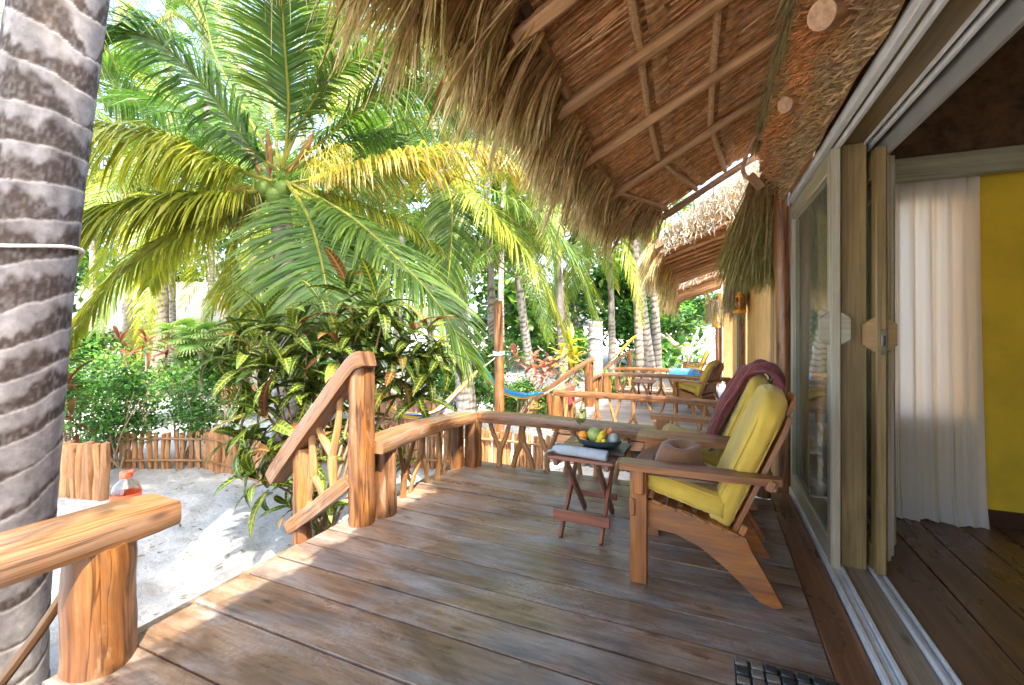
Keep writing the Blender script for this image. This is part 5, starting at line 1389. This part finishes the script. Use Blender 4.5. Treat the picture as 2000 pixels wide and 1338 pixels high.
for k, (u, v, zf, s) in enumerate(ros):
    c = P(u, v, zf); ax = V((rnd(-.3, .3), rnd(-.4, .2), 1)) if v < 830 else V((rnd(-.5, .1), rnd(-.9, -.2), .6))
    rosette(cr, c, ax, CL, 13, s * rnd(.86, 1.05))
    if v < 990:
        b = MB(); b.tube(curve([cb_ + V((rnd(-.1, .1), rnd(-.1, .1), 0)), cb_.lerp(c, .5) + V((rnd(-.08, .08), rnd(-.08, .08), .12)), c + V((0, 0, .08))], 9), [.016, .007], 6, col=(.28, .19, .12)); b.build('stem', M['bark'], cr)
xb = MB()
for (u, v, zf) in ((565, 715, 3.75), (640, 675, 3.85), (500, 790, 3.65), (600, 765, 3.7), (585, 640, 3.95), (690, 660, 3.85), (765, 700, 3.85), (725, 745, 3.85), (815, 780, 4.0), (470, 650, 3.9), (435, 695, 3.85), (560, 905, 3.5), (495, 860, 3.5), (862, 700, 4.05), (640, 850, 3.8), (520, 720, 3.7), (745, 600, 3.9), (700, 830, 3.95)):
    c = P(u, v, zf); q = V((rnd(-.4, .3), rnd(-.5, .2), 1)).normalized().to_track_quat('Z', 'Y').to_matrix().to_4x4()
    for k in range(13):
        f = (k + .5) / 13; me = random.choice(CL)
        m = Matrix.Translation(c) @ q @ Matrix.Rotation(k * 2.399, 4, 'Z') @ Matrix.Rotation(-lerp(1.25, -.15, f ** .8) + rnd(-.15, .15), 4, 'Y') @ Matrix.Rotation(rnd(-.3, .3), 4, 'X') @ Matrix.Scale(rnd(.75, 1.0), 4)
        n0 = len(xb.v); ul = me.uv_layers[0].data
        for vv in me.vertices: xb.add(m @ vv.co)
        for pl in me.polygons: xb.face([n0 + i for i in pl.vertices], [tuple(ul[li].uv) for li in pl.loop_indices])
tag(xb.build('inner_leaves', M['croton'], cr, ang=None), kind='stuff')
RL = [leaf_mesh('leaf', .42, .035, c, .3, M['bush'], 0, (.20, .035, .03), tipc=(.16, .07, .03)) for c in (.7, 1.2, 1.6)]
YL = [leaf_mesh('leaf', .40, .05, c, .25, M['bush'], 0, (.62, .50, .03), tipc=(.5, .45, .05)) for c in (.6, 1.1)]
PL = [leaf_mesh('leaf', .26, .07, c, .2, M['bush'], 0, (.55, .16, .13), tipc=(.5, .28, .2)) for c in (.8, 1.4)]
BL = [leaf_mesh('leaf', .34, .04, c, .3, M['bush'], 0, (.16, .09, .04), tipc=(.24, .12, .05)) for c in (.9, 1.5)]
def rplant(name, label, spots, meshes, n, cat='plant'):
    u0, v0, z0, _ = spots[0]; g0 = ground(u0, z0); o = empty(name, g0); tag(o, label, cat)
    for (u, v, zf, s) in spots:
        c = P(u, v, zf); rosette(o, c, (rnd(-.2, .2), rnd(-.2, .2), 1), meshes, n, s)
        b = MB(); b.tube(curve([g0, g0.lerp(c, .6) + V((rnd(-.04, .04), 0, 0)), c], 7), [.016, .010], 6, col=(.3, .22, .15)); b.build('stem', M['bark'], o)
    return o
rplant('cordyline', 'bronze-red cordyline at the fence right of the near palm trunk', [(135, 790, 5.2, 1), (150, 850, 5.1, .9), (118, 740, 5.3, .9)], RL + BL, 14)
rplant('cordyline', 'dark red cordyline before the ringed palm trunk', [(285, 690, 8.4, 1), (240, 690, 8.6, 1), (330, 690, 8.6, .9)], RL, 12)
rplant('cordyline', 'low maroon plant below the small fan palms', [(440, 725, 9.2, 1), (480, 730, 9.4, .9)], RL, 12)
rplant('yellow_croton', 'bright yellow-leaved croton beside the neighbouring stair handrail', [(1110, 692, 9.4, 1), (1100, 715, 9.3, .95), (1122, 718, 9.4, .9), (1112, 740, 9.3, .8)], YL, 14)
rplant('pink_plant', 'pink-leaved shrub behind the orange hammock post', [(1010, 712, 10.0, 1), (1040, 720, 10.0, 1), (1065, 735, 9.9, 1), (1078, 725, 10.1, .9), (1050, 745, 9.8, .9)], PL, 12)
# fan palms
fanm = MB()
for k in range(26):
    a = lerp(-2.2, 2.2, k / 25); d = V((math.cos(a), math.sin(a), -.08)); sv = V((-math.sin(a), math.cos(a), 0)); L = .62 * (1 - .12 * abs(a) / 2)
    kk = rnd(.8, 1.25); c0 = tuple(x * kk for x in (.10, .24, .05)); c1 = tuple(x * kk for x in (.30, .42, .12))
    fanm.ribbon([V((0, 0, 0)), d * L * .5, d * L * .8 - V((0, 0, .04)), d * L - V((0, 0, .14))], [.004, .030, .022, .002], sv, c0, c1)
FAN = fanm.mesh('fan_leaf', M['leaf'], smooth=False)
def fanpalm(u, v, zf, label, s=1, n=13):
    g0 = ground(u, zf); c = P(u, v, zf); o = empty('fan_palm', g0); tag(o, label, 'palm', 'small fan palms')
    b = MB(); b.tube([g0, g0.lerp(c, .5), c], [.05, .045, .04], 8, .1, col=(.42, .34, .26)); b.build('trunk', M['bark'], o)
    for k in range(n):
        az = k * 2.399; el = lerp(1.2, -.5, (k + .5) / n); d = V((math.cos(az) * math.cos(el), math.sin(az) * math.cos(el), math.sin(el))); e = c + d * .45 * s
        b = MB(); b.tube([c, e], .008, 5, col=(.25, .32, .08)); b.build('leaf_stalk', M['bark'], o)
        inst(FAN, 'fan_leaf', o, Matrix.Translation(e) @ Matrix.Rotation(az, 4, 'Z') @ Matrix.Rotation(-el * .8 + .25, 4, 'Y') @ Matrix.Scale(s, 4))
fanpalm(392, 665, 9.0, 'taller small fan palm with pale leaf tips on a thin stem', .6)
fanpalm(352, 655, 10.0, 'bushier small fan palm beside the ringed trunk', .62)
fanpalm(378, 690, 9.3, 'lowest small fan palm on a short thin stem', .45)

# ================================================================== GARDEN THINGS
random.seed(131)
SM = []
for k in range(6):
    b = MB(); h = 1.0
    b.tube(curve([(0, 0, 0), (rnd(-.02, .02), rnd(-.02, .02), .5), (rnd(-.015, .015), rnd(-.015, .015), 1.0)], 5), [.030, .029, .028, .028, .027], 7, .16); SM.append(b.mesh('stick', M['stick'], ang=50))
def fence(pts, h, gap, label, rail=True, wide=1.0):
    o = empty('stick_fence', pts[0]); tag(o, label, 'fence', 'low stick fences of the garden')
    for i in range(len(pts) - 1):
        a, c = V(pts[i]), V(pts[i + 1]); L = (c - a).length; s = .03
        while s < L:
            p = a.lerp(c, s / L); hh = h * rnd(.95, 1.05); z = gz(p.x, p.y) - .05; wd = rnd(.8, 1.15) * wide
            inst(random.choice(SM), 'stick', o, Matrix.Translation((p.x, p.y, z)) @ Matrix.Rotation(rnd(0, 6.28), 4, 'Z') @ Matrix.Rotation(rnd(-.03, .03), 4, 'X') @ Matrix.Diagonal((wd, wd, hh + .05, 1)))
            s += .051 * wd + (gap if random.random() < .35 else .002)
        if rail:
            nrm = V(((c - a).y, -(c - a).x, 0)).normalized()
            if nrm.dot(V((0, 0, 0)) - a) < 0: nrm = -nrm
            for hh in (.22, .8):
                b = MB(); b.tube(curve([a + V((0, 0, h * hh)) + nrm * .04, (a + c) / 2 + V((0, 0, h * hh + .01)) + nrm * .045, c + V((0, 0, h * hh)) + nrm * .04], 8), .016, 7, .15); b.build('fence_rail', M['branch'], o)
    return o
fence([ground(60, 4.75), ground(204, 4.55)], .56, .003, 'pale low stick fence panel right behind the near railing end', False, 1.35)
fence([ground(212, 5.6), ground(400, 5.75)], .46, .05, 'gappy low stick fence hidden under the small-leaved bush')
fence([ground(402, 5.75), ground(520, 5.2)], .48, .02, 'reddish plank-like fence with two rails left of the croton', True, 1.6)
fence([ground(610, 6.2), ground(735, 6.05), ground(930, 5.75), ground(1068, 5.45)], .55, .004, 'long stick fence behind the forked side railing')
fence([ground(735, 9.2), ground(862, 9.0)], .62, .003, 'stick fence panel hanging behind the striped hammock')
fence([ground(980, 11.2), ground(1068, 10.9)], .62, .003, 'stick fence below the pink-leaved shrub')
fence([ground(430, 11.5), ground(500, 11.5)], .5, .003, 'distant pale stick fence below the maroon plant')

# stone edge below the neighbouring deck
o = empty('retaining_wall', (-.8, 5.9, -.75)); tag(o, 'low rough stone edging on the ground before the neighbouring deck', 'wall')
for k in range(16):
    x = -2.1 + k * .165; b = MB(); b.box((x, 6.15 + rnd(-.04, .04), gz(x, 6.15) + .06), (.155, .2, rnd(.16, .22)), .045, Matrix.Rotation(rnd(-.15, .15), 3, 'Z')); b.build('stone', M['rock'], o)

# hammock post
hp = ground(975, 7.4); o = tag(empty('hammock_post', hp), 'tall reddish log post holding two hammocks', 'post')
b = MB(); top = P(973, 588, 7.4); b.tube(curve([hp - V((0, 0, .1)), hp.lerp(top, .5) + V((.012, 0, 0)), top], 16), [.085, .072], 12, .1); b.build('log', M['log'], o)
b = MB(); rp = P(974, 692, 7.4)
for dz in (0, .02, .04): b.tube([rp + V((.086 * math.cos(a), .086 * math.sin(a), dz + .01 * math.sin(a))) for a in [i * 6.2832 / 20 for i in range(21)]], .012, 6, cap=False)
b.tube([rp + V((-.08, -.02, 0)), rp + V((-.18, -.02, -.04))], .014, 6); b.build('rope_binding', M['rope'], o)
def hammock(pts, wd, cols, label, end0, end1, seed=0):
    pc = curve([P(*q) for q in pts], 40)
    def fn(u, v):
        i = u * 39; k = min(int(i), 38); p = pc[k].lerp(pc[k + 1], i - k); t = (pc[min(k + 1, 39)] - pc[max(k - 1, 0)]); s_ = V((t.y, -t.x, 0)).normalized()
        q = math.sin(math.pi * u) ** .6; w_ = .02 + wd * q; a = (v - .5) * 2
        return p + s_ * (a * w_ * .5) + V((0, 0, .35 * w_ * a * a + .012 * math.sin(v * 40 + u * 9) * q))
    b = MB(); b.grid(fn, 60, 24, lambda u, v: cols[min(len(cols) - 1, int((v + .02 * math.sin(u * 20)) * len(cols)))])
    o = b.build('hammock', M['cloth'], ang=None); tag(o, label, 'hammock', 'striped hammocks of the garden')
    for e, p in ((end0, pc[0]), (end1, pc[-1])):
        if e is None: continue
        b = MB()
        for k in range(5):
            q = V(P(*e)); b.tube(curve([p + V((rnd(-.02, .02), rnd(-.02, .02), rnd(-.03, .03))), p.lerp(q, .5) + V((0, 0, -.015)), q], 5), .005, 5)
        b.build('cord', M['rope'], o)
    return o
HB, HY, HW, HGn, HR, HD = (.03, .22, .55), (.75, .50, .03), (.72, .70, .64), (.03, .42, .26), (.6, .08, .08), (.16, .06, .05)
hammock([(735, 772, 6.6), (760, 800, 6.7), (800, 816, 6.8), (850, 812, 6.9), (900, 765, 7.1), (943, 716, 7.3)], .20, [HY, HB, HW, HY, HD, HY, HW, HD, HY, HB, HY, HD], 'white, blue and yellow striped hammock slung towards the reddish log post', (700, 740, 6.4), (972, 694, 7.36))
hammock([(922, 672, 8.1), (942, 722, 8.2), (962, 752, 8.3), (990, 772, 8.3), (1025, 778, 8.3), (1062, 768, 8.3)], .28, [HB, HB, HW, HY, HGn, HGn, HY, HR, HGn, HB], 'blue and green hammock hanging from the pale leaning palm trunk', (916, 660, 8.3), (1110, 740, 8.5))
hammock([(1060, 685, 12), (1070, 697, 12), (1082, 706, 12), (1092, 712, 12)], .2, [HD, (.3, .06, .05), HD], 'dark red hammock in the distance beside the yellow croton', (1050, 675, 12), (1150, 700, 11))
hammock([(1205, 695, 13), (1218, 683, 13), (1232, 668, 13), (1245, 655, 13)], .2, [HY, HB, HY], 'yellow and blue hammock tied to the dark ringed trunk', (1195, 705, 13), (1255, 640, 14))
# orange bottle
bx_ = ground(246, 4.2); o = empty('bottle', bx_); tag(o, 'plastic bottle with orange label and red cap on the sand behind the railing', 'bottle')
b = MB(); b.lathe([(.001, 0), (.10, 0), (.115, .03), (.115, .22), (.09, .28), (.045, .32), (.04, .345), (.03, .345)], bx_, 20); b.build('body', glassmat('clear_plastic', (.85, .80, .74)), o, ang=50)
b = MB(); b.lathe([(.1165, .06), (.1165, .20)], bx_, 20); b.build('sticker', M['orangep'], o)
b = MB(); b.lathe([(.048, .335), (.048, .385), (.03, .40), (.001, .402)], bx_, 16); b.build('cap', M['orangep'], o, ang=50)
b = MB(); b.tube([bx_ + V((0, 0, .385)), bx_ + V((.07, .03, .395))], .016, 8); b.build('spout', M['orangep'], o)
# cloths on the far rails
def hung(c, wd, L, mat, label, ax):
    c = V(c); ax = V(ax); n2 = V((ax.y, -ax.x, 0))
    b = MB(); b.grid(lambda u, v: c + ax * ((u - .5) * wd * (1 + .2 * abs(v - .5))) + n2 * ((.055 if v > .5 else -.055) * min(1, abs(v - .5) * 8) + .012 * math.sin(u * 16 + v * 5)) + V((0, 0, -L * (abs(v - .5) * 2) ** 1.1)), 18, 20)
    o = b.build('towel', mat, ang=None); m_ = o.modifiers.new('thick', 'SOLIDIFY'); m_.thickness = .006; tag(o, label, 'towel'); return o
hung((-2.165, 7.35, -.30 + .575), .28, .34, M['red'], 'crimson cloth hung over the neighbouring garden-side railing', (0, 1, 0))
hung((-.6, 12.35, -.42 + .575), .7, .30, M['blue'], 'bright blue cloth standing in for a blue figure on the farthest sunlit railing', (1, 0, 0))  # added in place of a figure in blue on the far deck
# blade of a plant by the near railing
o = tag(empty('grass_blade', ground(20, 2.6)), 'single bright green leaf blade on the sand by the near trunk', 'leaf')
q = ground(20, 2.7); b = MB(); b.ribbon(curve([q + V((0, 0, .01)), q + V((.12, .12, .10)), q + V((.27, .22, .13))], 8), [.016] * 7 + [.002], V((.5, -.6, .3)).normalized(), (.12, .3, .03), (.2, .4, .05)); b.build('blade', M['leaf'], o)
# hut across the garden
hc = ground(345, 17); o = empty('hut', hc); tag(o, 'thatched hut with teal door across the garden behind the ringed palm', 'hut')
ex = V((CA, SA, 0)); ey = V((-SA, CA, 0))
rot = frame(ex, ey, V((0, 0, 1)), hc)
def hp_(name, mat, c, s, ch=.01, ax=None):
    b = MB(); b.box((0, 0, 0), s, ch, axis=ax); b.v = [tuple(rot @ (V(v) + V(c))) for v in b.v]; return b.build(name, mat, o)
hp_('wall', M['plaster'], (0, 1.2, 1.1), (5.0, .2, 2.4)); hp_('deck', M['deck'], (0, 0, .15), (5.2, 2.6, .1), ax=0)
hp_('door', plain('teal_paint', (.10, .30, .32), .5), (-1.6, 1.05, 1.15), (.9, .1, 2.1)); hp_('window', M['pane'], (.9, 1.06, 1.3), (1.4, .1, 1.1)); hp_('door_frame', M['log'], (-2.12, 1.05, 1.15), (.1, .14, 2.2)); hp_('door_frame', M['log'], (-1.08, 1.05, 1.15), (.1, .14, 2.2))
for x in (-2.5, -.8, .9, 2.5): hp_('post', M['log'], (x, -1.1, 1.0), (.14, .14, 2.2), .05)
hp_('railing_bar', M['log'], (-.2, -1.15, .7), (4.4, .1, .1), .03)
b = MB()
def hroof(u, v):
    x = lerp(-3.3, 3.3, u); t = v; y = lerp(-1.9, 1.2, t); z = 2.0 + t * 1.9
    return rot @ V((x * (1 - .35 * t), y, z + .06 * noise.noise((u * 30, v * 9, 0))))
b.grid(hroof, 40, 14, lambda u, v: mixc((.34, .29, .25), (.5, .44, .40), .5 + .5 * noise.noise((u * 40, v * 14, 2)))); rfh = b.build('roof', M['thatchback'], o); m_ = rfh.modifiers.new('thick', 'SOLIDIFY'); m_.thickness = .25
b = MB()
for _ in range(1800):
    p = hroof(random.random(), rnd(0, .05)) ; strand(b, p - V((0, 0, .1)), -ey * .5 - V((0, 0, 1)), V((rnd(-.2, .2), 0, -1)), rnd(.2, .55), .03, (.36, .28, .2), (.45, .38, .3), 2)
tag(b.build('eave_fringe', M['thatch'], rfh, smooth=False), kind='stuff')
# fallen leaves and litter on the sand: too small to tell apart
b = MB(); rs = random.Random(3)
for _ in range(700):
    x, y = rs.uniform(-7, -2.3), rs.uniform(.5, 7); z = gz(x, y) + .012; a = rs.uniform(0, 6.28); L = rs.uniform(.02, .07); d = V((math.cos(a), math.sin(a), rs.uniform(-.1, .3))); c = rs.choice([(.3, .2, .1), (.2, .13, .07), (.35, .3, .1), (.1, .16, .04)])
    b.ribbon([V((x, y, z)), V((x, y, z)) + d * L * .5, V((x, y, z)) + d * L], [L * .05, L * .2, 0], V((-d.y, d.x, .1)), c, c)
tag(b.build('leaf_litter', M['bush'], smooth=False), 'dry leaf litter scattered over the white sand', 'leaf litter', kind='stuff')
